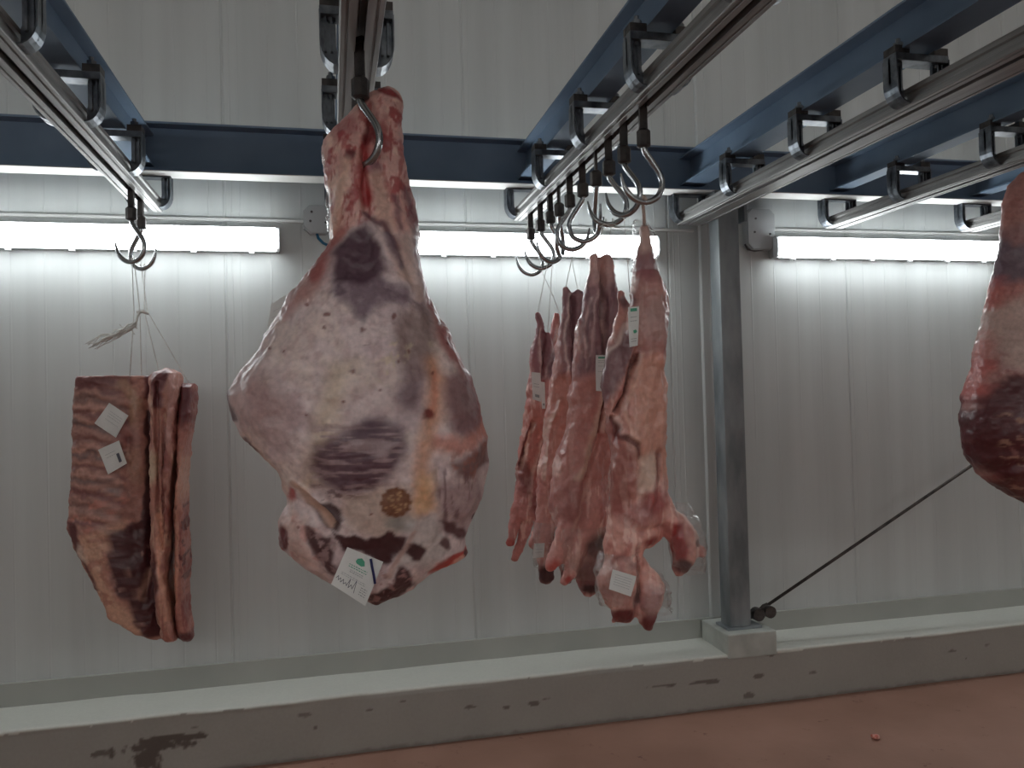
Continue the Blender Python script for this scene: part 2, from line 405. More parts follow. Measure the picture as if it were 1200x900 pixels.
#@@STEEL
# ================================================================== STEELWORK
ZBB, ZBT = 2.654, 2.872
def ibeam_y(x0, w, zb, zt, y0, y1, tf=.008, tw=.006):
    return MB().prism([(x0-w/2, zb), (x0+w/2, zb), (x0+w/2, zb+tf), (x0+tw/2, zb+tf+.003), (x0+tw/2, zt-tf-.003), (x0+w/2, zt-tf), (x0+w/2, zt), (x0-w/2, zt), (x0-w/2, zt-tf), (x0-tw/2, zt-tf-.003), (x0-tw/2, zb+tf+.003), (x0-w/2, zb+tf)], 1, y0, y1)
def ibeam_x(yc, w, zb, zt, x0, x1, tf=.010, tw=.007):
    return MB().prism([(yc-w/2, zb), (yc+w/2, zb), (yc+w/2, zb+tf), (yc+tw/2, zb+tf+.003), (yc+tw/2, zt-tf-.003), (yc+w/2, zt-tf), (yc+w/2, zt), (yc-w/2, zt), (yc-w/2, zt-tf), (yc-tw/2, zt-tf-.003), (yc-tw/2, zb+tf+.003), (yc-w/2, zb+tf)], 0, x0, x1)
t = ibeam_x(3.835, .12, ZBB, ZBT, X0+.02, X1-.02).build('steel_beam', M['beam'])
MB().box(X0+.03, X1-.03, 3.777, 3.893, ZBB-.004, ZBB-.0005).build('added_bright_sheet', M['pale'], t)  # added white sheet, brightens the lamp-lit underside of the flange
tag(t, 'long blue grey steel beam running across the picture in front of the back wall', 'beam')
railX = dict(A=-.79, B=.09, C=.975, D=1.87, E=2.76, F=3.65)
beamX = dict(A=-.80, B=.09, C=.975, D=1.86, E=2.72, F=3.62)
place = dict(A='at the far left', B='above the large central beef leg', C='above the row of meat hooks and lamb carcasses', D='above the bare rail just right of the lamb carcasses', E='above the beef leg at the right edge', F='at the far right above the short visible rail end')
for k, x in beamX.items():
    o = ibeam_y(x, .125 if k == 'D' else .092, 2.682, 2.83, YB+.02, 3.826).build('steel_beam', M['beam'])
    tag(o, 'blue grey steel beam running towards the back wall '+place[k], 'beam')

# hanger bracket prototype (two curved legs joined by a clamp plate)
def bracket(parent, xr, y):
    t_, R = 2.5, .055
    mb = MB()
    for s in (-1, 1):
        outer = [(xr+s*.100, 2.655), (xr+s*.100, 2.575)]
        for q in range(15, 91, 15):
            w = math.radians(q); outer.append((xr+s*(.052+.048*math.cos(w)), 2.575-.069*math.sin(w)))
        inner = [(xr+s*.052, 2.555), (xr+s*.056, 2.565), (xr+s*.056, 2.655)]
        mb.prism(outer+inner, 1, y-.005, y+.005)
        # outer rim flange following the curve
        for a, b in zip(outer[:-1], outer[1:]):
            dx, dz = b[0]-a[0], b[1]-a[1]; L = math.hypot(dx, dz); nx, nz = dz/L*.004*s, -dx/L*.004*s
            mb.prism([a, b, (b[0]+nx, b[1]+nz), (a[0]+nx, a[1]+nz)], 1, y-.032, y+.032)
        # two stiffening ribs pressed in each leg
        for rx in (.068, .084): mb.box(xr+s*rx-.003, xr+s*rx+.003, y-.016, y+.016, 2.548, 2.65)
    mb.box(xr-.099, xr+.099, y-.030, y+.030, 2.644, 2.668, bev=.002)
    o = mb.build('hanger_bracket', M['galv'], parent)
    for s in (-1, 1):
        xa, xb = sorted((xr+s*.046, xr+s*.098)); MB().box(xa, xb, y-.028, y+.028, 2.6685, 2.692).build('clamp', M['zinc'], o)
    for s in (-1, 1):
        b = MB().tube([(xr+s*.068, y-.004, 2.630), (xr+s*.068, y-.004, 2.722)], .008, 8)
        b.tube([(xr+s*.068, y-.004, 2.690), (xr+s*.068, y-.004, 2.708)], .016, 6)
        b.tube([(xr+s*.068, y-.004, 2.634), (xr+s*.068, y-.004, 2.648)], .012, 6)
        b.build('bolt', M['galv'], o)
    return o
def rail(k):
    xr = railX[k]
    r = empty('overhead_rail', (xr, 3.92, 2.5), {'A': 'aluminium slotted rail at the far left above the hanging rib slabs', 'B': 'aluminium slotted rail directly above the big central beef leg',
        'C': 'aluminium slotted rail carrying the row of meat hooks above the lambs', 'D': 'empty aluminium slotted rail passing in front of the column head',
        'E': 'aluminium slotted rail above the beef leg at the right edge', 'F': 'short visible end of slotted rail furthest right, by the right beef leg shank'}[k], 'rail')
    for s in (-1, 1):
        # half of the box section: bottom strip with a groove, outer wall with a ledge, top, inner lip
        P = [(.011, 2.500), (.030, 2.500), (.032, 2.504), (.036, 2.504), (.038, 2.500), (.049, 2.500), (.051, 2.503), (.051, 2.520), (.044, 2.524), (.044, 2.538), (.051, 2.542), (.051, 2.556), (.049, 2.559), (0.0005, 2.559), (0.0005, 2.553), (.040, 2.553), (.040, 2.507), (.017, 2.507), (.017, 2.516), (.011, 2.516)]
        if k == 'D' and s == 1: P = [(a+(.045 if a > .02 else 0), b) for a, b in P]
        MB().prism([(xr+s*a, b) for a, b in P], 1, YB+.02, 3.925).build('track_half', M['alu'], r)
    for y in (3.885, 3.32, 2.755, 2.20, 1.64, 1.08, .52):
        bracket(r, xr, y)
    return r
rails = {k: rail(k) for k in railX}

# column, bracing rod
XC = 2.06
col = empty('steel_column', (XC, 3.84, .372), 'tall galvanised steel column standing on a painted plinth before the wall', 'column')
cb = MB(); cb.box(1.985, 2.105, 3.785, 3.895, .384, 2.63, bev=.010); auto(cb.build('post', M['galvcol'], col))
cb = MB(); cb.box(1.965, 2.16, 3.775, 3.91, .372, .386, bev=.002); cb.build('base_plate', M['galvcol'], col)
cb = MB(); cb.box(XC-.10, XC+.10, 3.765, 3.915, 2.63, 2.649, bev=.002); cb.box(XC+.085, XC+.10, 3.80, 3.87, 2.50, 2.63); cb.build('cap_plate', M['galvcol'], col)
col2 = [(5.75, .3), ]
br = empty('brace_rod', (2.20, 3.85, .42), 'thin dark diagonal bracing rod rising right from the foot of the column', 'rod')
a = Vector((2.115, 3.85, .402)); b = Vector((3.526, 3.85, 1.137)); e = a+(b-a)*2.93
MB().tube([a+(b-a)*.02, e], .0085, 8).build('rod', M['zinc'], br, smooth=True)
d = (b-a).normalized()
kb = MB().tube([Vector((2.172, 3.822, .425)), Vector((2.172, 3.865, .425))], .034, 16); kb.box(2.12, 2.19, 3.838, 3.852, .405, .445); auto(kb.build('lug', M['zinc'], br))
kb = MB().tube([Vector((2.236, 3.815, .436)), Vector((2.236, 3.875, .436))], [.032, .032], 16); kb.tube([a+d*.05, a+d*.14], .014, 10); auto(kb.build('turnbuckle', M['zinc'], br))
c2 = MB(); c2.box(e.x+.005, e.x+.165, 3.765, 3.905, 0.386, 2.63, bev=.01); 
c2 = auto(c2.build('steel_column', M['galvcol'])); tag(c2, 'second galvanised column outside the picture on the right, holding the rod top', 'column')
pb = MB(); pb.box(e.x-.055, e.x+.225, YK-.012, YW-.03, .0, .386, bev=.008); struct('trim_4', pb, M['plinth'])

# ================================================================== LAMPS
def lamp(x0, x1, z0, z1, label, back=False, unseen=False):
    zc = (z0+z1)/2
    y = YW if not back else YB; s = -1 if not back else 1
    L = empty('fluorescent_light', ((x0+x1)/2, y, zc), label, 'light')
    def bx(n, m, xa, xb, ya, yb, za, zb, bev=0):
        ya, yb = y+s*ya, y+s*yb
        mb = MB(); mb.box(xa, xb, min(ya, yb), max(ya, yb), za, zb, bev); o = mb.build(n, m, L); return auto(o) if bev else o
    bx('housing', M['house'], x0+.005, x1-.005, .003, .062, z0+.004, z1-.006, .006)
    # shallow shroud along the top of the housing
    bx('top_rail', M['house'], x0+.005, x1-.005, .0625, .088, z1-.0095, z1-.003)
    # diffuser: rounded trough
    pr = [(.0625, z0+.006), (.085, z0), (.100, z0+.004), (.122, z0+.016), (.130, z0+.035), (.130, z1-.03), (.122, z1-.012), (.100, z1-.010), (.0625, z1-.010)]
    mb = MB().prism([(y+s*a, b) for a, b in pr], 0, x0+.018, x1-.018); mb.build('diffuser', M['lamp2' if back else 'lamp'], L)
    for xa, xb in ((x0, x0+.018), (x1-.018, x1)):
        pr2 = [(.0625, z0+.006), (.085, z0+.001), (.102, z0+.010), (.112, z0+.035), (.112, z1-.03), (.100, z1-.008), (.0625, z1-.003)]
        MB().prism([(y+s*a, b) for a, b in pr2], 0, xa, xb).build('end_cap', M['endcap'], L)
    nclip = 6
    for q in range(nclip):
        xc = x0+(x1-x0)*(q+.5)/nclip
        mb = MB().box(xc-.012, xc+.012, min(y+s*.04, y+s*.062), max(y+s*.04, y+s*.062), z0-.006, z0+.012); mb.build('clip', M['house'], L)
    return L
M['endcap'] = noise_mat('clear_end_cap', (225, 230, 232), (235, 238, 240), rough=.3)
lamp(-1.80, -.225, 2.333, 2.452, 'glowing strip light on the wall left of the central beef leg')
lamp(.19, 1.722, 2.330, 2.450, 'glowing strip light on the wall behind the lamb carcasses')
lamp(2.421, 3.945, 2.342, 2.462, 'glowing strip light on the wall right of the column')
lamp(4.65, 6.17, 2.342, 2.462, 'strip light on the back wall beyond the right edge')
lamp(-3.9, -2.4, 2.342, 2.462, 'strip light on the back wall beyond the left edge')
for i, x in enumerate((-3.0, -1.2, .6, 2.4, 4.2, 6.0)):  # unseen lamps, number and strength set to brighten the meat fronts
    lamp(x-.76, x+.76, 2.75, 2.87, 'unseen strip light added as fill behind the camera, number %s from the left' % ('one', 'two', 'three', 'four', 'five', 'six')[i], back=True)
# junction boxes, conduit
def jbox(px0, py0, px1, py1, label, cut):
    a = atY(px0, py1, YW-.03); b = atY(px1, py0, YW-.03); x0, x1, z0, z1 = a[0], b[0], a[2], b[2]
    e_ = empty('junction_box', ((x0+x1)/2, YW, (z0+z1)/2), label, 'box')
    c = .028
    poly = [(x0+c, z0), (x1-c, z0), (x1, z0+c), (x1, z1-c), (x1-c, z1), (x0+c, z1), (x0, z1-c), (x0, z0+c)]
    MB().prism(poly, 1, YW-.045, YW-.0005).build('box_body', M['box'], e_)
    q = .004; poly2 = [(x+(q if x < (x0+x1)/2 else -q), z+(q if z < (z0+z1)/2 else -q)) for x, z in poly]
    MB().prism(poly2, 1, YW-.056, YW-.045).build('lid', M['box'], e_)
    for sx, sz in ((.25, .42), (.8, .38), (.3, .75)):
        MB().tube([(x0+(x1-x0)*sx, YW-.060, z0+(z1-z0)*sz), (x0+(x1-x0)*sx, YW-.055, z0+(z1-z0)*sz)], .006, 10).build('screw', M['zinc'], e_)
    return e_
jb = jbox(356, 242, 388, 274, 'grey junction box on wall beside the beef shank', .2)
jb2 = jbox(874, 246, 905, 293, 'grey junction box on wall between the column and right strip light', .2)
cp = [atY(x, y, YW-.035) for x, y in ((371, 272), (373, 279), (379, 285), (388, 289), (396, 291), (410, 292))]
cb_ = MB().tube(cp+[np.array([.19, YW-.03, 2.41])], .007, 8).build('power_cable', M['blue'], smooth=True); tag(cb_, 'short blue cable curving below the junction box behind the beef shank', 'cable')
cp = [atY(x, y, YW-.03) for x, y in ((873, 286), (876, 292), (884, 294), (896, 292), (905, 290))]
cb_ = MB().tube(cp, .006, 8).build('power_cable', M['zinc'], smooth=True); tag(cb_, 'dark grey cable looping under the junction box right of the column', 'cable')
for (xa, xb, z, lab) in ((X0+.02, -.112, 2.497, 'thin grey conduit along the wall above the left strip light'), (.02, 1.97, 2.497, 'thin grey conduit along the wall above the middle strip light'), (2.43, X1-.02, 2.512, 'thin grey conduit along the wall above the right strip light')):
    o = MB().box(xa, xb, YW-.018, YW-.0005, z-.008, z+.008, bev=.003).build('cable_conduit', M['wallside']); tag(o, lab, 'conduit')

# ================================================================== HOOKS
def hook_proto():
    h = bpy.data.objects.new('meat_hook', None); C.objects.link(h); h.empty_display_size = .05
    s = MB().box(-.013, .013, -.005, .005, -.065, .02); s.box(-.019, .019, -.012, .012, .018, .034, bev=.003); s.build('trolley_strap', M['zinc'], h)
    s = MB().tube([(0, 0, -.125), (0, 0, -.119), (0, 0, -.075), (0, 0, -.066)], [.014, .023, .023, .014], 8)
    auto(s.build('swivel', M['zinc'], h))
    P = [(0, -.11), (0, -.125), (.006, -.140), (.020, -.160), (.037, -.183), (.051, -.205), (.058, -.230), (.055, -.255), (.042, -.278), (.020, -.292), (-.004, -.297), (-.028, -.291), (-.050, -.277), (-.066, -.255), (-.074, -.232), (-.079, -.208)]
    # resample smooth
    Q = []
    for i in range(len(P)-1):
        p0 = P[max(i-1, 0)]; p1 = P[i]; p2 = P[i+1]; p3 = P[min(i+2, len(P)-1)]
        for u in (0, .33, .66):
            Q.append(tuple(.5*((2*p1[k])+(-p0[k]+p2[k])*u+(2*p0[k]-5*p1[k]+4*p2[k]-p3[k])*u*u+(-p0[k]+3*p1[k]-3*p2[k]+p3[k])*u**3) for k in (0, 1)))
    Q.append(P[-1]); n = len(Q)
    R = [.0098 if i < n-9 else .0098-(.0068*(i-(n-9))/8) for i in range(n)]
    s = MB().tube([(a, 0, b) for a, b in Q], R, 12); s.build('hook', M['steel'], h, smooth=True)
    return h
hk = hook_proto(); first = True
hooks = []
specs = [(.975, 2.33, 0, 'meat hook nearest the camera on the hook row, open towards the left', ),
 (.975, 2.50, -55, 'second nearest meat hook on the crowded rail above the lambs'),
 (.975, 2.65, -25, 'third nearest meat hook on the crowded rail above the lambs'),
 (.975, 2.79, 80, 'fourth nearest meat hook on the crowded rail, turned edge on'),
 (.975, 2.95, 150, 'fifth nearest meat hook on the crowded rail above the lambs'),
 (.975, 3.12, 175, 'sixth meat hook along the crowded rail counted from the camera'),
 (.975, 3.28, 60, 'seventh meat hook along the crowded rail counted from the camera'),
 (.975, 3.42, 20, 'third meat hook from the wall end of the crowded rail'),
 (.975, 3.59, -10, 'second meat hook from the wall end of the crowded rail'),
 (.975, 3.78, 5, 'meat hook nearest the wall on the crowded rail, its tip pointing left'),
 (-.79, 3.55, -25, 'nearer of the two meat hooks above the rib slabs'),
 (-.79, 3.72, 150, 'meat hook nearer the wall of the pair above the rib slabs'),
 (.09, 2.06, -42, 'meat hook piercing the shank of the central beef leg'),
 (2.76, 2.62, -35, 'meat hook holding the beef leg at the right edge')]
for (x, y, rz, lab) in specs:
    h = hk if first else copy_tree(hk); first = False
    h.location = (x, y, 2.5); h.rotation_euler = (0, 0, math.radians(rz)); tag(h, lab, 'hook', 'meat hooks on the crowded rail' if x == .975 else None)
    if x != .975 and 'group' in h: del h['group']
    hooks.append(h)
#@@BEEF
# ================================================================== BEEF LEG (centre)
def displace(V, Fq, amp_list, seed):
    nn = normals(V, Fq)
    for sc, amp, o in amp_list: V = V+nn*(fbm(V*sc, o, seed)*amp)[:, None]; seed += 9
    return V
def bumps(V, UV, lst, Y0):
    front = sstep(-(V[:, 1]-Y0), -.02, .04)
    for (x, y, rx, ry, a, an) in lst:
        w = math.radians(an); dx, dy = UV[:, 0]-x, UV[:, 1]-y
        u = dx*math.cos(w)+dy*math.sin(w); v_ = -dx*math.sin(w)+dy*math.cos(w)
        V[:, 1] -= a*np.exp(-((u/rx)**2+(v_/ry)**2))*front
    return V
def creases(V, UV, lst, Y0):
    front = sstep(-(V[:, 1]-Y0), -.02, .04)
    for (pts, w, dpt) in lst:
        d = seg_dist(UV, pts, False); V[:, 1] += dpt*np.exp(-(d/w)**2)*front
    return V
YL = 2.115
rows = [(106.5, 446, 460, .015, .015), (108, 438, 465, .03, .03), (112, 431, 468, .04, .04), (118, 424, 470, .048, .045), (128, 413, 471, .055, .05), (140, 402, 471, .062, .055), (155, 390, 470, .068, .06), (166, 381, 470, .07, .06), (176, 379, 470, .07, .06),
 (190, 383, 472, .072, .06), (210, 385, 476, .075, .06), (240, 386, 485, .08, .065), (269, 388, 490, .09, .07), (285, 389, 491, .097, .075), (300, 380, 492, .103, .08), (320, 363, 494, .115, .09), (335, 352, 497, .125, .10), (345, 342, 500, .13, .105), (364, 333, 508, .14, .11), (395, 316, 527, .155, .12), (420, 302, 539, .165, .13), (452, 284, 554, .172, .14), (462, 280, 558, .175, .14),
 (480, 281, 564, .175, .14), (500, 289, 568, .175, .14), (514, 296, 570, .175, .14), (528, 309, 571, .172, .14), (545, 323, 570, .165, .135), (558, 333, 569, .16, .13), (579, 344, 566, .15, .12), (592, 345, 562, .145, .12), (600, 340, 557, .14, .115), (612, 333, 549, .135, .11), (628, 331, 543, .13, .105), (640, 332, 545, .12, .10), (648, 340, 546, .115, .095), (657, 352, 530, .11, .09), (666, 362, 512, .105, .085), (674, 376, 503, .09, .08), (681, 389, 492, .08, .07), (690, 410, 479, .06, .055), (697, 428, 460, .04, .04), (702, 438, 446, .015, .015)]
V, UV, Fq = inflate(rows, YL, 300, 430, n=2.25)
V = bumps(V, UV, [(425, 450, 55, 60, .012, 0), (420, 540, 45, 40, .016, 0), (530, 470, 28, 60, .018, -8), (315, 470, 28, 50, .014, -15), (505, 470, 10, 80, -.014, 0), (365, 480, 18, 90, -.010, 20), (400, 230, 12, 70, .010, 8), (440, 230, 12, 70, -.008, 8), (462, 240, 12, 70, .008, 8),
   (385, 595, 22, 12, -.012, 30), (425, 630, 30, 14, -.012, 5), (495, 625, 30, 30, .012, 0), (425, 320, 25, 40, -.014, 0), (455, 580, 18, 18, .004, 0), (500, 560, 16, 60, .008, 10), (540, 570, 20, 40, .006, 0)], YL)
V = creases(V, UV, [([(433, 155), (424, 190), (428, 250)], 4, .016), ([(428, 256), (455, 285), (480, 340)], 5, .010), ([(350, 560), (385, 590), (400, 606)], 4, -.012), ([(450, 660), (475, 615), (500, 560)], 5, -.008),
   ([(500, 668), (520, 655), (543, 642)], 5, .012), ([(355, 600), (375, 650)], 5, .008), ([(492, 480), (497, 500)], 5, .01), ([(412, 118), (430, 130), (436, 150)], 5, .012)], YL)
for q in range(9):   # horizontal fibres pulled across the middle muscle
    yy = 506+q*8+(q*37 % 5); V = creases(V, UV, [([(385+q*17 % 23, yy+2), (415, yy-3+(q*13 % 4)), (440+(q*29 % 17), yy-4)], 1.5, .0016)], YL)
V = displace(V, Fq, [(9, .012, 3), (26, .007, 3), (80, .0018, 2)], 3)
R_ = [('noise', (16, 26, -.05, .35, None), (198, 176, 180), 5, .6), ('noise', (30, 40, .0, .4, None), (228, 210, 198), 5, .5), ('noise', (5, 9, .1, .4, None), (184, 158, 158), 4, .45),
 ('noise', (9, 12, .15, .45, None), (180, 146, 146), 5, .4),
 # shank
 ('poly', [(380, 100), (475, 100), (480, 200), (492, 265), (470, 285), (430, 262), (400, 285), (384, 285), (376, 180)], (208, 158, 148), 8, .85),
 ('noise', (10, 14, .05, .28, [(380, 100), (475, 100), (480, 200), (492, 265), (430, 265), (390, 285), (376, 180)]), (156, 56, 58), 6, .85),
 ('noise', (11, 20, .12, .35, [(380, 100), (475, 100), (480, 200), (492, 265), (430, 265), (390, 285), (376, 180)]), (232, 200, 186), 6, .8),
 ('noise', (4, 16, .12, .3, [(380, 100), (475, 100), (480, 200), (492, 265), (430, 265), (390, 285), (376, 180)]), (170, 84, 84), 6, .7),
 ('line', ([(428, 175), (423, 205), (428, 240)], 7), (160, 42, 46), 6, .85),
 ('line', ([(436, 120), (440, 150)], 5), (205, 160, 150), 5, .6),
 ('ell', (445, 165, 8, 18, 10), (150, 50, 55), .5, .7),
 ('ell', (438, 205, 8, 8), (120, 80, 92), .5, .8),
 ('ell', (405, 155, 12, 18, 20), (150, 70, 78), .6, .6),
 ('ell', (410, 192, 5, 6), (90, 20, 28), .4, .9),
 ('poly', [(436, 108), (446, 106), (464, 113), (471, 124), (462, 122), (448, 118)], (130, 18, 28), 2.5, .95),
 ('ell', (430, 170, 7, 12, 15), (110, 22, 30), .5, .8),
 ('line', ([(408, 200), (398, 240), (392, 280)], 5), (214, 180, 160), 5, .6),
 ('line', ([(440, 215), (452, 280), (470, 330)], 8), (205, 170, 155), 6, .75),
 ('line', ([(428, 258), (446, 272), (462, 296)], 4), (92, 48, 62), 3, .85),
 ('line', ([(450, 285), (466, 318)], 5), (118, 98, 112), 4, .8),
 ('line', ([(474, 230), (484, 270), (490, 310)], 6), (124, 86, 96), 5, .7),
 ('line', ([(460, 240), (467, 275)], 3.5), (120, 80, 90), 3, .7),
 ('line', ([(470, 290), (478, 330), (486, 355)], 6), (196, 168, 156), 5, .7),
 # red flank down the left shoulder and the right edge
 ('poly', [(385, 285), (400, 290), (388, 320), (378, 345), (345, 370), (325, 385), (350, 335)], (170, 112, 104), 8, .7),
 ('line', ([(400, 278), (384, 305), (370, 330)], 6), (150, 62, 60), 5, .7),
 ('poly', [(488, 300), (500, 335), (530, 395), (562, 460), (575, 520), (556, 500), (540, 452), (520, 425), (505, 395), (492, 350)], (150, 70, 68), 6, .85),
 # dark membrane and grey purple apron under it
 ('poly', [(392, 338), (440, 330), (470, 345), (476, 362), (452, 362), (432, 368), (424, 384), (412, 372), (398, 358), (386, 352)], (112, 90, 104), 6, .88),
 ('noise', (7, 9, -.02, .2, [(386, 338), (440, 330), (472, 345), (476, 362), (432, 368), (424, 390), (398, 362), (386, 356)]), (160, 140, 146), 5, .5),
 ('poly', [(408, 280), (427, 270), (437, 283), (444, 300), (451, 326), (425, 342), (390, 340), (393, 305)], (70, 36, 56), 6, .95),
 ('line', ([(395, 345), (403, 350), (392, 356)], 2), (70, 45, 65), 2, .6),
 ('poly', [(478, 360), (490, 360), (498, 380), (500, 400), (490, 388)], (92, 56, 70), 4, .7),
 ('poly', [(462, 372), (495, 365), (508, 400), (500, 440), (480, 448), (458, 430), (455, 400)], (140, 116, 110), 10, .75),
 ('noise', (8, 8, .05, .3, [(430, 400), (500, 400), (500, 450), (430, 450)]), (212, 196, 170), 8, .6),
 ('poly', [(385, 430), (415, 425), (400, 480), (380, 560), (360, 570), (370, 500)], (212, 192, 164), 12, .6),
 # left lobe
 ('ell', (300, 460, 22, 45, -15), (176, 140, 136), .5, .6), ('ell', (330, 480, 20, 40, -15), (150, 116, 116), .6, .5),
 ('poly', [(296, 505), (312, 520), (345, 570), (350, 600), (335, 615), (350, 585), (320, 550)], (206, 160, 140), 8, .7),
 ('line', ([(280, 462), (284, 480), (286, 490)], 3), (80, 52, 62), 3, .9), ('poly', [(294, 510), (306, 516), (312, 528), (300, 524)], (70, 30, 42), 3, .9),
 # middle muscle
 ('poly', [(425, 490), (446, 488), (468, 500), (470, 520), (458, 545), (436, 566), (404, 572), (378, 560), (368, 545), (372, 522), (392, 508)], (90, 60, 74), 9, .92),
 ('noise', (26, 3.2, -.05, .22, [(370, 495), (470, 495), (465, 550), (430, 580), (370, 570)]), (170, 146, 148), 8, .8),
 ('noise', (14, 5, .1, .3, [(370, 540), (440, 540), (430, 585), (370, 580)]), (86, 48, 58), 6, .7),
 ('ell', (429, 502, 13, 9), (88, 62, 76), .6, .6), ('ell', (474, 462, 10, 14, 15), (88, 62, 74), .6, .8), ('ell', (478, 450, 16, 36, 12), (132, 104, 110), .7, .6),
 # right lobe
 ('poly', [(508, 440), (535, 438), (556, 462), (560, 500), (548, 512), (520, 505), (508, 475)], (122, 80, 84), 9, .85),
 ('line', ([(500, 428), (502, 445), (500, 480), (492, 510), (486, 545), (488, 585)], 9), (216, 158, 124), 9, .75),
 ('line', ([(501, 440), (503, 462), (498, 482)], 4), (206, 120, 94), 6, .6),
 ('ell', (494, 485, 7, 6), (120, 38, 38), .4, .9),
 ('line', ([(505, 515), (530, 520), (552, 512), (568, 500)], 9), (200, 120, 98), 7, .7),
 ('poly', [(518, 540), (535, 535), (566, 515), (572, 540), (545, 555), (525, 553)], (100, 56, 50), 6, .85),
 ('noise', (5, 8, .0, .3, [(515, 530), (570, 510), (572, 560), (515, 560)]), (160, 92, 76), 5, .5),
 ('poly', [(502, 560), (560, 555), (565, 590), (540, 610), (510, 600)], (150, 118, 118), 8, .7),
 ('noise', (3.2, 24, .05, .3, [(500, 545), (568, 545), (562, 600), (510, 605)]), (112, 78, 82), 6, .7),
 ('poly', [(484, 548), (500, 548), (502, 590), (478, 600), (474, 580)], (216, 170, 124), 8, .7),
 # lower fat apron
 ('poly', [(405, 575), (470, 560), (480, 600), (462, 618), (440, 622), (412, 612), (400, 590)], (196, 174, 158), 7, .7),
 ('ell', (462, 605, 14, 9), (120, 122, 118), .6, .7),
 ('poly', [(470, 600), (505, 595), (520, 640), (500, 660), (470, 655), (455, 660), (470, 625)], (196, 186, 182), 7, .85),
 ('poly', [(333, 610), (362, 600), (372, 650), (385, 675), (345, 648)], (206, 172, 160), 7, .7),
 ('noise', (14, 14, .1, .3, [(330, 600), (380, 600), (385, 680), (330, 650)]), (190, 130, 122), 6, .6),
 # bare dark meat
 ('poly', [(368, 582), (384, 582), (398, 590), (404, 602), (398, 614), (388, 610), (376, 598)], (66, 34, 36), 2.5, .97),
 ('poly', [(363, 606), (376, 613), (390, 622), (388, 636), (398, 655), (402, 668), (386, 664), (374, 648), (366, 628)], (66, 22, 28), 3.5, .92, 1.6),
 ('noise', (7, 9, .1, .3, [(366, 610), (390, 615), (405, 660), (380, 670)]), (168, 140, 140), 4, .75),
 ('poly', [(392, 612), (402, 618), (432, 622), (450, 614), (470, 620), (466, 634), (452, 650), (440, 652), (425, 640), (404, 634), (392, 622)], (62, 18, 24), 2.5, .97, 1.4),
 ('poly', [(472, 626), (480, 625), (492, 636), (490, 648), (480, 648), (470, 638)], (66, 24, 30), 3, .95, 1.4), ('ell', (515, 630, 5, 8, -20), (88, 46, 50), .4, .85),
 ('poly', [(508, 598), (520, 604), (540, 612), (542, 625), (530, 628), (516, 616)], (78, 26, 32), 3.5, .9, 1.5),
 ('poly', [(434, 684), (455, 678), (462, 655), (478, 662), (482, 680), (470, 694), (442, 703), (430, 694)], (62, 20, 26), 3, .95, 1.7),
 ('noise', (7, 5, .12, .28, [(430, 660), (485, 655), (480, 700), (435, 705)]), (170, 130, 128), 4, .75),
 ('line', ([(352, 563), (372, 582), (392, 606)], 4), (204, 168, 150), 2, .9), ('line', ([(452, 662), (470, 632), (478, 615)], 3), (190, 160, 152), 2, .8),
 ('ell', (349, 576, 4, 8, -10), (176, 52, 50), .5, .85),
 ('poly', [(500, 669), (505, 658), (530, 644), (545, 638), (546, 645), (520, 662)], (186, 62, 54), 2.5, .95),
 ('line', ([(505, 672), (530, 656), (543, 648)], 2.5), (216, 160, 140), 2, .8), ('ell', (543, 648, 3, 6, -20), (86, 22, 26), .4, .9),
 ('ell', (338, 628, 4.5, 17, 6), (96, 22, 28), .35, .95), ('ell', (333, 644, 4, 4), (176, 70, 66), .4, .9),
 ('ell', (554, 603, 3.5, 5), (70, 24, 32), .3, .9),
 # scattered blood spots
 ] + [('ell', (x, y, r, r), (110, 44, 40), .5, .8) for x, y, r in ((384, 374, 2.4), (382, 389, 2.2), (421, 395, 2.8), (456, 378, 3), (363, 361, 2), (323, 410, 2), (365, 486, 1.6), (403, 470, 1.6), (441, 458, 1.6), (410, 438, 2.4), (475, 416, 2.2), (499, 438, 2), (432, 596, 1.8), (341, 417, 1.5), (425, 409, 1.5), (520, 404, 1.8), (460, 428, 1.6), (353, 612, 2))]
# the round brown inspection stamp, its lettering too worn to read
R_ += [('ell', (458.5, 581, 16, 16.5), (122, 72, 44), .12, .9, .15)]
rs = random.Random(4)
for q in range(26):
    a_ = rs.random()*6.28; rr = rs.choice((5, 9, 12)); R_.append(('ell', (458.5+rr*math.cos(a_), 581+rr*math.sin(a_), rs.uniform(1.2, 2.4), rs.uniform(.8, 1.4), rs.uniform(0, 180)), (196, 158, 120), .4, .75, .2))
for a_ in range(0, 360, 30):
    w = math.radians(a_); R_.append(('ell', (458.5+15.5*math.cos(w), 581+15.5*math.sin(w), 2.2, 2.2), (122, 72, 44), .4, .8, .2))
colr = paint(UV, V, (222, 204, 203), R_, warp=4.5, wscale=13, seed=2)
leg = flesh('beef_leg', V, UV, Fq, colr, M['flesh'], 'large pale beef hind leg with purple patches hanging centre left of the room', 'meat')
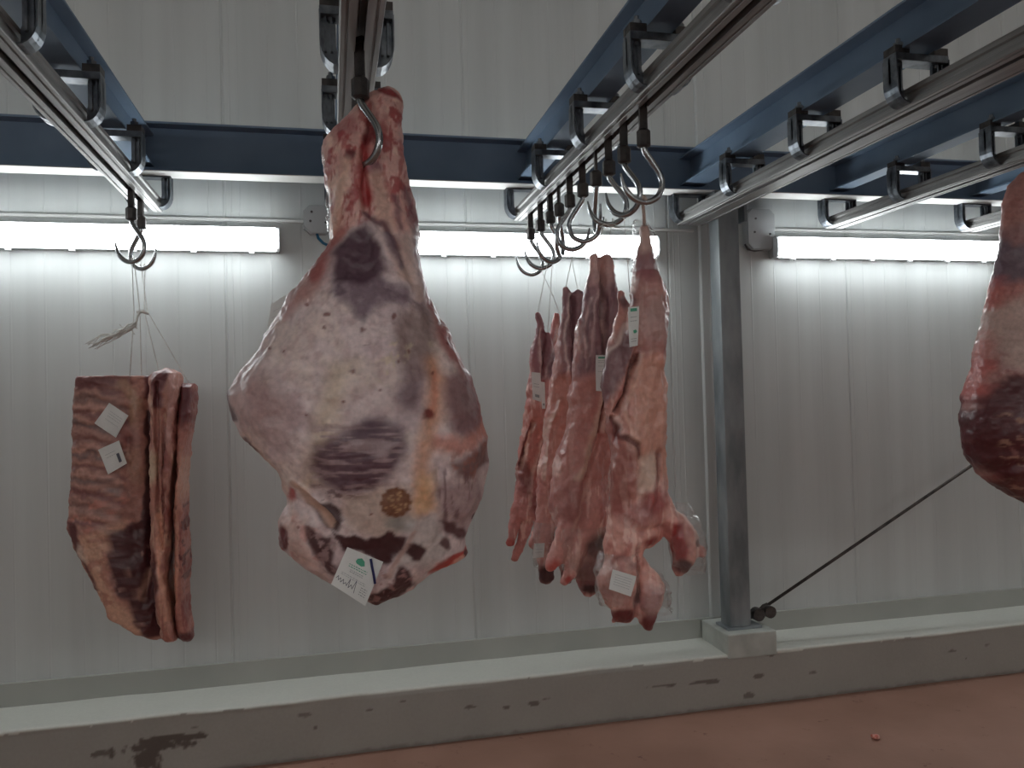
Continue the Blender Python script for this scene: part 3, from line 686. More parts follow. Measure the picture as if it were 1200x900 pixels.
#@@BEEF2
# beef leg at the right edge, only its left side in the picture
YR = 2.66
o_ = 1222
rows2 = [(196, o_-10, o_+14, .015, .015), (200, o_-24, o_+24, .03, .03), (215, o_-38, o_+28, .05, .05), (240, o_-44, o_+30, .058, .05), (258, o_-46, o_+32, .062, .055), (290, o_-48, o_+36, .07, .06), (320, o_-54, o_+42, .085, .07), (350, o_-58, o_+52, .10, .08), (380, o_-64, o_+62, .12, .10), (410, o_-71, o_+72, .14, .11), (440, o_-78, o_+80, .15, .12), (465, o_-84, o_+86, .16, .13), (490, o_-88, o_+88, .165, .13), (515, o_-87, o_+88, .165, .13), (535, o_-82, o_+86, .155, .12), (553, o_-70, o_+82, .14, .11), (565, o_-55, o_+75, .12, .10), (578, o_-38, o_+62, .10, .08), (588, o_-20, o_+45, .06, .06), (595, o_-4, o_+20, .02, .02)]
V, UV, Fq = inflate(rows2, YR, 200, 280, n=2.3)
V = bumps(V, UV, [(1160, 500, 18, 45, .02, 0), (1195, 540, 25, 20, .015, 0), (1180, 420, 16, 50, .01, 10)], YR)
V = creases(V, UV, [([(1182, 450), (1190, 480), (1186, 520)], 5, .014), ([(1155, 550), (1180, 535), (1200, 535)], 5, .016), ([(1170, 300), (1200, 330)], 6, .01)], YR)
V = displace(V, Fq, [(9, .014, 3), (32, .006, 3), (90, .002, 2)], 31)
R2 = [('noise', (8, 12, .0, .3, None), (140, 72, 72), 5, .7), ('noise', (9, 18, .15, .4, None), (198, 168, 160), 5, .6),
 ('poly', [(1165, 268), (1212, 262), (1216, 290), (1196, 330), (1164, 340)], (104, 92, 104), 6, .85), ('poly', [(1165, 340), (1210, 320), (1250, 330), (1250, 380), (1160, 380)], (184, 116, 108), 7, .7), ('line', ([(1166, 330), (1152, 400), (1138, 460)], 5), (190, 96, 88), 5, .7),
 ('poly', [(1165, 190), (1260, 190), (1260, 290), (1180, 290), (1165, 250)], (176, 120, 112), 6, .6),
 ('poly', [(1150, 370), (1180, 350), (1200, 380), (1205, 480), (1192, 490), (1180, 445), (1160, 430)], (190, 166, 156), 7, .85),
 ('noise', (5, 14, .1, .3, [(1180, 380), (1240, 380), (1240, 480), (1180, 480)]), (90, 60, 66), 5, .8),
 ('poly', [(1160, 442), (1170, 440), (1172, 460), (1182, 490), (1184, 520), (1165, 560), (1135, 540), (1130, 490), (1146, 462)], (78, 26, 34), 4, .95),
 ('noise', (8, 12, .1, .35, [(1150, 490), (1182, 490), (1182, 540), (1150, 545)]), (150, 100, 96), 4, .6),
 ('poly', [(1190, 455), (1240, 450), (1250, 600), (1150, 600), (1160, 560), (1190, 520)], (86, 30, 34), 5, .9),
 ('noise', (9, 6, .15, .35, [(1150, 480), (1260, 480), (1260, 600), (1150, 600)]), (180, 140, 122), 4, .7)]
colr = paint(UV, V, (172, 128, 122), R2, warp=5, wscale=12, seed=8)
leg2 = flesh('beef_leg', V, UV, Fq, colr, M['flesh'], 'red and cream beef leg cut off by the right edge of the picture', 'meat')

# ================================================================== RIB SLABS (left)
YS = 3.60
s1 = [(441, 90, 176, .012, .012), (443, 89, 180, .02, .02), (480, 87, 178, .026, .026), (520, 85, 176, .028, .028), (560, 83, 178, .03, .03), (600, 82, 182, .034, .03), (620, 81, 184, .036, .034), (632, 85, 186, .04, .034), (650, 92, 188, .042, .036), (668, 101, 190, .044, .038), (690, 115, 192, .046, .04), (706, 122, 194, .048, .04), (722, 128, 196, .048, .04), (730, 142, 197, .045, .04), (740, 158, 198, .04, .035), (747, 172, 198, .028, .028), (749, 180, 196, .012, .012)]
V, UV, Fq = inflate(s1, YS, 260, 260, n=4.5)
V[:, 1] += .05*((UV[:, 0]-130)/50)**2*.5
for q in range(11):
    y0 = 452+q*15.5; V = creases(V, UV, [([(84, y0+1), (110, y0-1+q*.4), (150, y0+12+q*.5)], 3.4, .005)], YS+.02)
V = creases(V, UV, [([(150, 445), (152, 600), (160, 640)], 6, .010), ([(172, 470), (176, 560), (178, 640), (172, 700)], 4, .02)], YS+.02)
V = displace(V, Fq, [(9, .010, 3), (30, .006, 3), (80, .002, 2)], 61)
R3 = [('poly', [(80, 440), (152, 440), (150, 540), (160, 620), (80, 640)], (138, 100, 92), 8, .8)]
for q in range(11):
    y0 = 452+q*15.5
    R3.append(('line', ([(80, y0+1), (110, y0-1+q*.4), (146, y0+12+q*.5)], 3.4), (112, 92, 90) if q % 2 else (118, 76, 76), 3.5, (.8, .5, .7, .85, .4)[q % 5], 2.2))
    R3.append(('line', ([(80, y0+9), (110, y0+7+q*.4), (146, y0+20+q*.5)], 2.8), (190, 146, 132), 3.5, (.4, .7, .5, .3, .75)[q % 5], 2.2))
R3 += [('poly', [(80, 438), (150, 438), (160, 448), (80, 456)], (100, 52, 54), 4, .8),
 ('line', ([(146, 450), (160, 470), (156, 520), (160, 560)], 7), (168, 134, 112), 4, .85), ('ell', (152, 512, 14, 14), (140, 88, 84), .5, .8), ('ell', (153, 514, 6, 5), (84, 36, 40), .5, .8),
 ('poly', [(166, 438), (185, 438), (190, 470), (183, 480), (172, 470)], (84, 40, 46), 3, .9),
 ('poly', [(158, 480), (168, 475), (168, 600), (150, 625), (145, 580)], (146, 100, 90), 5, .6),
 ('noise', (12, 10, .0, .3, [(82, 575), (160, 580), (165, 625), (130, 640), (82, 640)]), (178, 118, 106), 6, .8),
 ('poly', [(82, 632), (150, 610), (130, 640), (128, 680), (140, 700), (160, 720), (175, 745), (150, 740), (110, 700)], (190, 150, 128), 6, .9),
 ('noise', (9, 9, .1, .3, [(90, 630), (135, 625), (150, 720), (110, 700)]), (150, 96, 86), 5, .6),
 ('poly', [(133, 620), (150, 616), (172, 608), (178, 590), (190, 590), (192, 740), (172, 748), (162, 735), (158, 715), (140, 690), (129, 660)], (64, 24, 30), 3, .96, 1.3),
 ('noise', (8, 10, .2, .4, [(130, 640), (180, 640), (180, 740), (140, 720)]), (150, 112, 102), 4, .6),
 ('line', ([(166, 700), (172, 680), (176, 670)], 4), (176, 136, 120), 3, .7),
 ('poly', [(81, 612), (90, 612), (94, 628), (100, 650), (120, 690), (116, 694), (96, 655), (84, 634)], (74, 26, 32), 3, .9),
 ('ell', (99, 648, 4, 11, -25), (200, 178, 164), .5, .8), ('poly', [(170, 480), (178, 480), (176, 620), (168, 640)], (60, 34, 38), 2, .9)]
colr = paint(UV, V, (160, 112, 100), R3, warp=4, wscale=11, seed=5)
slab = flesh('rib_slab', V, UV, Fq, colr, M['flesh'], 'flat beef rib slab facing the camera at the left, two white tags on it', 'meat')
s2 = [(434, 196, 202, .05, .03), (437, 184, 210, .10, .08), (445, 180, 213, .12, .12), (480, 180, 212, .13, .14), (520, 180, 209, .13, .15), (560, 179, 205, .13, .15), (600, 180, 203, .13, .15), (640, 182, 200, .13, .15), (680, 185, 199, .13, .14), (710, 188, 202, .12, .13), (735, 191, 206, .10, .11), (748, 195, 208, .06, .06), (751, 200, 206, .02, .02)]
V, UV, Fq = inflate(s2, YS-.01, 180, 230, n=3.2)
V = creases(V, UV, [([(190, 450), (192, 560), (196, 640)], 2.5, .03), ([(199, 480), (197, 560), (197, 610)], 1.5, .02)], YS)
V = displace(V, Fq, [(9, .012, 3), (30, .008, 3), (80, .002, 2)], 71)
R4 = [('noise', (4, 30, .0, .3, None), (136, 80, 74), 4, .75), ('noise', (3.5, 26, .15, .35, None), (196, 160, 138), 4, .6),
 ('poly', [(183, 436), (204, 436), (198, 462), (196, 478), (186, 476)], (92, 44, 50), 3, .9), ('line', ([(206, 440), (206, 470), (202, 520)], 3), (176, 136, 130), 3, .7),
 ('ell', (184, 545, 8, 18), (188, 166, 142), .4, .85), ('line', ([(199, 520), (197, 580), (198, 620)], 1.5), (96, 40, 40), 1.5, .8),
 ('line', ([(193, 600), (194, 660), (202, 720)], 3), (204, 152, 130), 2.5, .8), ('ell', (187, 690, 5, 50), (70, 28, 32), .4, .9), ('ell', (203, 742, 6, 8), (168, 110, 100), .5, .8)]
colr = paint(UV, V, (164, 116, 104), R4, warp=3, wscale=10, seed=15)
slab2 = flesh('rib_slab', V, UV, Fq, colr, M['flesh'], 'middle beef rib slab seen edge on, between the flat slab and the right one', 'meat')
s3 = [(449, 214, 229, .05, .04), (452, 212, 231, .09, .08), (480, 211, 230, .11, .11), (495, 211, 227, .11, .12), (520, 210, 222, .11, .12), (560, 209, 219, .11, .12), (600, 208, 219, .11, .12), (640, 208, 220, .11, .12), (680, 207, 219, .11, .12), (710, 207, 220, .10, .11), (735, 209, 225, .08, .09), (745, 212, 227, .05, .05), (749, 215, 224, .02, .02)]
V, UV, Fq = inflate(s3, YS+.02, 160, 220, n=3)
V = displace(V, Fq, [(9, .012, 3), (30, .007, 3), (80, .002, 2)], 81)
R5 = [('noise', (4, 22, .0, .3, None), (120, 60, 58), 4, .7), ('ell', (220, 470, 9, 30), (84, 34, 40), .4, .95), ('line', ([(213, 560), (212, 650), (210, 700)], 2.5), (190, 140, 122), 2, .8),
 ('ell', (218, 560, 4, 30), (190, 150, 132), .5, .7), ('ell', (220, 742, 8, 8), (84, 28, 32), .4, .9), ('noise', (3, 8, .1, .3, [(212, 590), (222, 590), (222, 690), (212, 690)]), (78, 34, 38), 3, .8)]
colr = paint(UV, V, (160, 108, 98), R5, warp=3, wscale=10, seed=18)
slab3 = flesh('rib_slab', V, UV, Fq, colr, M['flesh'], 'rightmost beef rib slab of the three at the left, narrow and dark topped', 'meat')
#@@LAMB
# ================================================================== LAMBS
def lamb(name, chains, Y0, layers, base, label, seed, flat=1.0, voxel=.0055, creases_=(), warp=2.6):
    bm = bmesh.new(); c0 = atY(chains[0][0][0], chains[0][0][1], Y0); c1 = atY(chains[0][0][0]+100, chains[0][0][1], Y0); k = np.linalg.norm(c1-c0)/100
    for ch in chains:
        for i in range(len(ch)-1):
            (x0, y0, d0, r0), (x1, y1, d1, r1) = ch[i], ch[i+1]
            L = math.hypot(x1-x0, y1-y0)*k; n = max(2, int(L/(min(r0, r1)*k*.30))+1)
            for q in range(n+1):
                u = q/n; uu = u
                p = Vector(atY(x0+(x1-x0)*uu, y0+(y1-y0)*uu, Y0)); p.y += d0+(d1-d0)*uu; r = (r0+(r1-r0)*uu)*k
                bmesh.ops.create_icosphere(bm, subdivisions=2, radius=r, matrix=Matrix.Translation(p) @ Matrix.Diagonal((1, flat, 1, 1)))
    me = bpy.data.meshes.new('tmp'); bm.to_mesh(me); bm.free()
    o = bpy.data.objects.new('tmp', me); C.objects.link(o)
    md = o.modifiers.new('r', 'REMESH'); md.mode = 'VOXEL'; md.voxel_size = voxel
    sm = o.modifiers.new('s', 'SMOOTH'); sm.factor = .5; sm.iterations = 7
    bpy.context.view_layer.update()
    ev = o.evaluated_get(bpy.context.evaluated_depsgraph_get()); m2 = ev.to_mesh()
    V = np.empty(len(m2.vertices)*3, np.float32); m2.vertices.foreach_get('co', V); V = V.reshape(-1, 3).astype(float)
    Fq = [list(p.vertices) for p in m2.polygons]; ev.to_mesh_clear(); bpy.data.objects.remove(o); bpy.data.meshes.remove(me)
    # piece coordinates = position in the plane, in reference pixels
    o0 = atY(700, 450, Y0); dx = (atY(800, 450, Y0)-o0)/100; 
    A = np.array([[ (atY(701, 450, Y0)-o0)[0], (atY(700, 451, Y0)-o0)[0]], [(atY(701, 450, Y0)-o0)[2], (atY(700, 451, Y0)-o0)[2]]])
    # exact projective map for the plane
    D = np.stack([V[:, 0], np.full(len(V), Y0), V[:, 2]-HC], 1); cam_ = D@RC
    UV = np.stack([CX+cam_[:, 0]/-cam_[:, 2]*F, CY-cam_[:, 1]/-cam_[:, 2]*F], 1)
    V = creases(V, UV, creases_, Y0+.03) if creases_ else V
    V = displace(V, Fq, [(10, .012, 3), (30, .008, 3), (80, .0022, 2)], seed)
    colr = paint(UV, V, base, layers, warp=warp, wscale=10, seed=seed)
    return flesh(name, V, UV, Fq, colr, M['lamb'], label, 'meat')
PINK = (208, 152, 140); FAT = (206, 172, 158); PUR = (112, 84, 92); RED = (140, 52, 50); DRED = (84, 28, 32)
def common(x0, x1, y0, y1):
    return [('noise', (9, 22, .05, .35, None), (176, 104, 98), 5, .65), ('noise', (3.5, 26, .12, .30, None), (236, 204, 192), 5, .6), ('noise', (22, 30, .1, .4, None), (150, 92, 92), 5, .4)]
# nearest carcass
lamb('lamb_carcass', [
  [(755, 268, 0, 7), (756, 282, 0, 8.5), (755, 300, 0, 9.5), (757, 322, 0, 14), (759, 345, 0, 20), (759, 380, 0, 23), (757, 420, .01, 24)],
  [(775, 350, .01, 9.5), (770, 375, .01, 14), (765, 400, .01, 18)],
  [(737, 343, .07, 5), (740, 362, .06, 7), (736, 388, .055, 10), (729, 418, .05, 13), (725, 448, .04, 15), (729, 480, .03, 16), (738, 520, .02, 20)],
  [(757, 400, .02, 24), (756, 450, .02, 25), (755, 500, .02, 26), (753, 550, .02, 30), (752, 590, .02, 32), (750, 615, .02, 30)],
  [(745, 470, .0, 20), (742, 520, -.01, 22), (738, 560, -.01, 22), (730, 600, 0, 18)],
  [(766, 590, 0, 20), (782, 608, -.01, 14), (797, 628, -.02, 16), (800, 645, -.02, 15), (795, 660, -.02, 9), (793, 666, -.02, 6)],
  [(805, 628, -.02, 8), (812, 640, -.02, 5), (818, 646, -.02, 5)],
  [(742, 610, 0, 28), (730, 640, 0, 22), (730, 660, 0, 20), (722, 680, -.01, 22), (724, 700, -.01, 17), (730, 716, -.01, 12), (734, 722, -.01, 8)],
  [(724, 716, -.01, 6), (716, 726, -.02, 4)],
  [(735, 650, 0, 16), (748, 670, 0, 14), (758, 690, -.01, 18), (757, 710, -.01, 15), (757, 727, -.01, 10), (758, 731, -.01, 8)],
  [(758, 628, .02, 8), (757, 638, .02, 5)]],
  2.40, common(0, 0, 0, 0)+[
  ('poly', [(738, 270), (775, 270), (772, 345), (790, 350), (784, 410), (745, 420), (735, 370)], (150, 108, 108), 8, .6),
  ('ell', (754, 310, 10, 22), (136, 74, 84), .5, .7), ('poly', [(742, 262), (775, 262), (768, 300), (745, 296)], (206, 170, 156), 5, .8),
  ('line', ([(744, 290), (741, 330), (738, 350)], 1.6), (214, 186, 178), 1.5, .8), ('ell', (765, 375, 18, 26), (176, 146, 140), .6, .7), ('ell', (782, 360, 3, 10, 5), (150, 66, 50), .5, .8), ('ell', (738, 352, 5, 9), (92, 56, 62), .5, .8),
  ('poly', [(735, 380), (742, 400), (735, 440), (712, 470), (695, 460), (705, 430)], PUR, 6, .85), ('line', ([(736, 380), (728, 400), (712, 420), (700, 440)], 2), (214, 190, 182), 1.8, .8),
  ('poly', [(745, 420), (782, 420), (785, 560), (745, 560), (735, 500)], (196, 144, 126), 8, .8),
  ('line', ([(744, 415), (735, 450), (722, 482)], 1.6), (72, 24, 24), 1.6, .95), ('line', ([(748, 415), (740, 450), (727, 480), (738, 520)], 1.6), (214, 168, 150), 1.5, .8),
  ('line', ([(719, 490), (722, 510), (738, 520), (742, 535)], 3), (92, 34, 34), 2.5, .9),
  ('poly', [(715, 490), (724, 515), (740, 530), (735, 580), (715, 600), (700, 560)], (140, 78, 72), 6, .7),
  ('poly', [(742, 535), (762, 528), (765, 545), (755, 575), (742, 580), (738, 560)], (212, 186, 170), 5, .85), ('line', ([(770, 530), (766, 560)], 2.5), (110, 60, 58), 2.5, .7),
  ('poly', [(748, 575), (768, 570), (775, 590), (760, 600), (745, 595)], (150, 62, 60), 5, .8), ('ell', (740, 600, 20, 14), (150, 96, 98), .6, .6),
  ('poly', [(780, 612), (792, 610), (797, 640), (797, 665), (785, 655)], (150, 44, 44), 3, .95), ('ell', (795, 662, 10, 9), (62, 26, 30), .45, .95), ('line', ([(800, 600), (808, 620), (812, 632)], 4), (204, 170, 158), 3, .8), ('ell', (811, 634, 3, 4), (70, 36, 40), .5, .8),
  ('ell', (757, 632, 10, 6), (140, 50, 48), .5, .9), ('ell', (727, 719, 17, 9), (92, 28, 32), .4, .95), ('ell', (758, 726, 12, 12), (92, 30, 34), .3, .95), ('ell', (741, 700, 4, 14), (110, 50, 52), .5, .8), ('ell', (706, 660, 5, 12), (226, 190, 180), .5, .6), ('ell', (718, 690, 14, 18), (178, 138, 134), .5, .6), ('ell', (757, 700, 14, 18), (168, 134, 134), .5, .7)],
  PINK, 'lamb carcass nearest the camera, right end of the row, tag high on its leg', 101, flat=.9,
  creases_=[([(744, 410), (735, 450), (722, 482)], 3, .03), ([(719, 490), (724, 512), (740, 522), (744, 540)], 4, .02), ([(748, 300), (742, 345)], 3, .006), ([(738, 380), (728, 400), (712, 425)], 2.5, -.008), ([(770, 530), (766, 575)], 4, .018), ([(758, 560), (750, 600)], 5, -.012), ([(741, 640), (742, 700)], 2.5, .03), ([(720, 600), (740, 620), (770, 615)], 4, .015), ([(775, 400), (772, 500)], 6, -.006)])
lamb('lamb_carcass', [
  [(698, 304, 0, 6.5), (696, 320, 0, 7.5), (695, 345, 0, 11), (693, 375, 0, 15), (690, 410, 0, 18), (690, 440, .01, 18)],
  [(711, 304, 0, 7.5), (712, 322, 0, 9), (714, 345, 0, 11.5), (719, 375, .0, 15), (720, 410, .01, 19), (715, 440, .02, 20)],
  [(702, 430, .02, 26), (695, 470, .02, 26), (690, 510, .03, 26), (683, 550, .03, 30), (680, 590, .03, 32), (684, 615, .03, 28)],
  [(712, 470, .04, 18), (705, 520, .04, 20), (700, 570, .03, 20), (700, 600, .03, 18)],
  [(672, 600, .0, 14), (660, 630, -.01, 12), (650, 655, -.01, 10), (644, 663, -.01, 6)],
  [(684, 610, .02, 20), (688, 640, .03, 14), (690, 665, .03, 15), (692, 685, .03, 12), (694, 694, .03, 7)],
  [(705, 600, .02, 16), (702, 630, .02, 15), (700, 648, .02, 13)],
  [(680, 610, 0, 14), (676, 640, -.01, 10), (668, 668, -.01, 9), (662, 680, 0, 6)]],
  2.72, common(0, 0, 0, 0)+[
  ('poly', [(680, 320), (728, 320), (742, 400), (725, 430), (670, 445), (678, 400)], (128, 96, 104), 8, .85), ('poly', [(688, 296), (720, 296), (720, 335), (688, 335)], (196, 160, 154), 6, .7),
  ('line', ([(704, 325), (706, 400), (703, 430)], 1.6), (206, 176, 170), 1.6, .8), ('line', ([(690, 350), (680, 385), (683, 420)], 1.6), (214, 186, 180), 1.6, .7), ('line', ([(697, 340), (692, 380), (685, 430)], 1.4), (200, 170, 166), 1.5, .7),
  ('noise', (3, 26, .05, .25, [(678, 330), (735, 330), (735, 430), (678, 440)]), (92, 62, 72), 5, .5),
  ('poly', [(660, 445), (715, 440), (715, 560), (655, 580)], (172, 112, 104), 8, .7), ('line', ([(706, 462), (700, 485), (696, 505)], 1.6), (84, 30, 30), 1.5, .9), ('line', ([(702, 462), (692, 500), (680, 545), (672, 560)], 3), (206, 176, 158), 3, .8), ('line', ([(710, 465), (702, 505)], 1.6), (210, 178, 166), 1.5, .7),
  ('ell', (668, 590, 14, 26), (140, 92, 92), .6, .6), ('ell', (700, 640, 15, 17), (78, 32, 38), .4, .95), ('ell', (690, 676, 14, 22), (90, 38, 44), .4, .85), ('ell', (692, 692, 8, 6), (50, 22, 26), .5, .9), ('ell', (647, 662, 8, 8), (186, 86, 76), .5, .8), ('ell', (668, 660, 5, 10), (206, 170, 160), .5, .7), ('ell', (664, 678, 4, 5), (176, 50, 46), .5, .8),
  ('line', ([(685, 560), (676, 590), (668, 620)], 2), (208, 170, 156), 2, .6), ('line', ([(718, 545), (712, 570)], 1.5), (216, 196, 186), 1.5, .8)],
  (202, 146, 138), 'second lamb carcass from the camera, two pale shanks raised side by side', 111, flat=.9,
  creases_=[([(704, 300), (705, 430)], 2.5, .03), ([(706, 462), (696, 505)], 2.5, .025), ([(698, 510), (680, 560), (676, 620)], 3, .02), ([(689, 500), (672, 560), (668, 600)], 3.5, -.012), ([(683, 420), (690, 460)], 4, .01), ([(716, 470), (720, 560)], 3, .012)])
lamb('lamb_carcass', [
  [(663, 339, 0, 5), (665, 360, 0, 7), (663, 385, 0, 9), (664, 410, 0, 12), (665, 440, 0, 15)],
  [(678, 347, 0, 8), (676, 370, 0, 9), (675, 400, 0, 12), (674, 440, .01, 14)],
  [(668, 430, .02, 18), (664, 470, .02, 22), (660, 510, .02, 22), (656, 550, .02, 24), (652, 590, .02, 22), (650, 610, .02, 20)],
  [(650, 600, 0, 14), (640, 625, 0, 12), (640, 655, 0, 10), (641, 675, 0, 9), (642, 679, 0, 6)],
  [(660, 600, .02, 16), (664, 635, .02, 12), (665, 660, .02, 10), (665, 680, .02, 7)],
  [(640, 600, .0, 9), (632, 625, .0, 8), (626, 636, 0, 7)]],
  3.08, common(0, 0, 0, 0)+[
  ('poly', [(655, 335), (690, 335), (690, 430), (655, 440)], (124, 94, 102), 7, .85), ('line', ([(668, 345), (660, 390), (662, 440), (664, 470)], 1.4), (214, 190, 184), 1.4, .8),
  ('poly', [(645, 440), (690, 435), (688, 540), (640, 540)], (186, 122, 108), 7, .7), ('line', ([(668, 470), (664, 500), (652, 530), (646, 545)], 1.5), (212, 176, 160), 1.4, .85), ('line', ([(652, 470), (640, 500), (636, 560)], 1.5), (206, 168, 154), 1.4, .8),
  ('ell', (655, 575, 14, 22), (140, 88, 86), .5, .8), ('ell', (641, 672, 12, 13), (56, 26, 30), .4, .95), ('ell', (665, 676, 10, 13), (86, 28, 32), .45, .95), ('ell', (655, 638, 14, 22), (96, 28, 34), .5, .85)],
  (200, 142, 134), 'third lamb carcass from the camera, tilted behind the two nearer ones', 121, flat=.9,
  creases_=[([(670, 350), (669, 440)], 2.5, .03), ([(672, 470), (664, 505), (650, 545)], 2, -.012), ([(675, 475), (668, 510), (655, 550)], 2, .018), ([(652, 470), (640, 510), (636, 570)], 2.5, -.010), ([(650, 560), (645, 610)], 3, .015)])
lamb('lamb_carcass', [
  [(630, 369, 0, 4), (634, 380, 0, 6), (630, 410, 0, 7), (628, 440, 0, 9), (628, 460, 0, 11)],
  [(642, 392, .0, 4), (643, 410, .0, 6), (640, 440, 0, 8), (636, 465, 0, 10)],
  [(656, 367, .07, 4), (655, 385, .06, 5), (650, 410, .05, 8), (645, 440, .03, 10), (640, 470, .02, 12)],
  [(632, 470, 0, 14), (628, 500, 0, 16), (624, 540, 0, 18), (620, 580, .01, 17), (618, 600, .01, 15)],
  [(640, 480, .02, 12), (640, 520, .02, 14), (635, 570, .02, 14)],
  [(608, 590, 0, 7), (602, 615, 0, 6), (599, 628, 0, 5), (597, 635, 0, 5)],
  [(622, 600, 0, 8), (613, 630, 0, 5), (605, 650, 0, 4.5), (603, 655, 0, 4)]],
  3.42, common(0, 0, 0, 0)+[
  ('poly', [(622, 365), (650, 365), (648, 445), (620, 448)], (128, 84, 92), 6, .85), ('line', ([(632, 385), (631, 430), (630, 455)], 1.2), (206, 176, 172), 1.2, .8), ('line', ([(655, 385), (645, 420), (636, 445)], 1.4), (206, 176, 172), 1.4, .8), ('ell', (648, 430, 8, 16), (104, 74, 84), .5, .8),
  ('poly', [(615, 475), (650, 475), (640, 560), (605, 560)], (176, 102, 88), 5, .7), ('line', ([(620, 495), (612, 520), (607, 545)], 1.4), (92, 26, 28), 1.3, .9), ('line', ([(623, 495), (614, 525), (609, 548)], 1.3), (208, 168, 150), 1.2, .8), ('line', ([(640, 490), (628, 530), (618, 560)], 1.4), (206, 166, 152), 1.4, .8),
  ('ell', (612, 560, 8, 20), (110, 50, 54), .5, .7), ('ell', (597, 636, 5, 5), (176, 80, 72), .5, .8), ('ell', (628, 590, 9, 14), (112, 44, 46), .5, .8)],
  (196, 132, 126), 'lamb carcass nearest the wall, leftmost and smallest in the row', 131, flat=.9, creases_=[([(636, 390), (634, 460)], 2, .02), ([(622, 495), (613, 525), (607, 550)], 2, .02), ([(641, 480), (628, 530), (619, 575)], 2.5, -.010), ([(644, 490), (634, 530), (625, 575)], 2, .016)], voxel=.005)
#@@DETAILS
# ================================================================== STRINGS
def strand(pts, r, label, m='string', name='string', group=None):
    o = MB().tube(pts, r, 6).build(name, M[m], smooth=True); return tag(o, label, 'string', group)
def hook_pt(x, y, rz, off=0.0):   # inside bottom of a hook
    w = math.radians(rz); lx = -.004+off
    return np.array([x+lx*math.cos(w), y+lx*math.sin(w), 2.5-.287+abs(off)*.25])
def hang(hk_, px, py, Yt, r, label, m='string', off=0, group=None):
    a = hook_pt(*hk_, off); b = atY(px, py, Yt)
    return strand([a+np.array([0, -.012, -.004]), a+np.array([0, 0, .0085]), a+np.array([0, .012, -.006]), a*.5+b*.5+np.array([0, .002, 0]), b], r, label, m, group=group)
H = [(s[0], s[1], s[2]) for s in specs]
hang(H[0], 755, 268, 2.40, .006, 'thick greasy twine holding the nearest lamb carcass to its hook', 'fat_string')
hang(H[2], 697, 300, 2.72, .0014, 'thin string from hook to left shank of the second lamb', off=-.012)
hang(H[2], 711, 300, 2.72, .0014, 'thin string from hook to right shank of the second lamb', off=.012)
hang(H[1], 738, 343, 2.47, .0014, 'thin string to the half hidden rear shank of the nearest lamb')
hang(H[5], 663, 337, 3.08, .0014, 'thin string to the left shank of the third lamb', off=-.01)
hang(H[5], 678, 345, 3.08, .0014, 'thin string to the right shank of the third lamb', off=.01)
hang(H[7], 630, 367, 3.42, .0014, 'thin string to the left shank of the lamb nearest the wall', off=-.012)
hang(H[7], 642, 390, 3.42, .0014, 'thin string to the middle shank of the lamb nearest the wall', off=.012)
hang(H[8], 656, 366, 3.49, .0014, 'thin string to the right rear shank of the lamb nearest the wall')
for i, (h, px, py, d, lab) in enumerate(((10, 152, 443, 0, 'string running down to the flat rib slab, leftmost of four'), (10, 166, 443, .01, 'string running down to the flat rib slab, second from left'),
        (11, 187, 438, -.01, 'string running down to the middle rib slab'), (11, 222, 450, .01, 'string running down to the narrow right rib slab'))):
    a = hook_pt(*H[h], d); b = atY(px, py, YS)
    mid = atY((157, 164, 169, 173)[i], 365, a[1])
    strand([a+np.array([0, -.012, -.004]), a+np.array([0, 0, .0085]), a+np.array([0, .012, -.006]), mid, b], .0017, lab)
# frayed knot of string above the rib slabs
rs = random.Random(3); kb = MB()
K = lambda x, y, d=0: atY(x, y, 3.56+d)
kb.tube([K(160, 366), (K(168, 365)), K(174, 368)], [.006, .008, .004], 8)
for q in range(14):
    j = lambda s: rs.uniform(-s, s)
    kb.tube([K(160+j(2), 380+j(6), j(.01)), K(152+j(4), 384+j(4), j(.02)), K(138+j(4), 390+j(4), j(.03)), K(122+j(8), 396+j(5), j(.03)), K(107+j(8), 406+j(4), j(.03))], [.002, .003, .003, .0025, .0012], 5)
kb.tube([K(164, 365), K(161, 372), K(159, 384)], .004, 6); kb.tube([K(158, 392), K(154, 386), K(146, 386), K(140, 380)], .002, 5)
o = kb.build('string_knot', M['string'], smooth=True); tag(o, 'frayed bundle of white string ends knotted above the rib slabs', 'string')
kb = MB(); K = lambda x, y: atY(x, y, 2.62)
kb.tube([K(703, 266), K(708, 262), K(714, 265), K(727, 267)], .0018, 5); kb.tube([K(705, 270), K(706, 264), K(712, 263), K(718, 262), K(722, 264)], .0018, 5)
o = kb.build('string_knot', M['string'], smooth=True); tag(o, 'small loose string knot under the third hook above the second lamb', 'string')

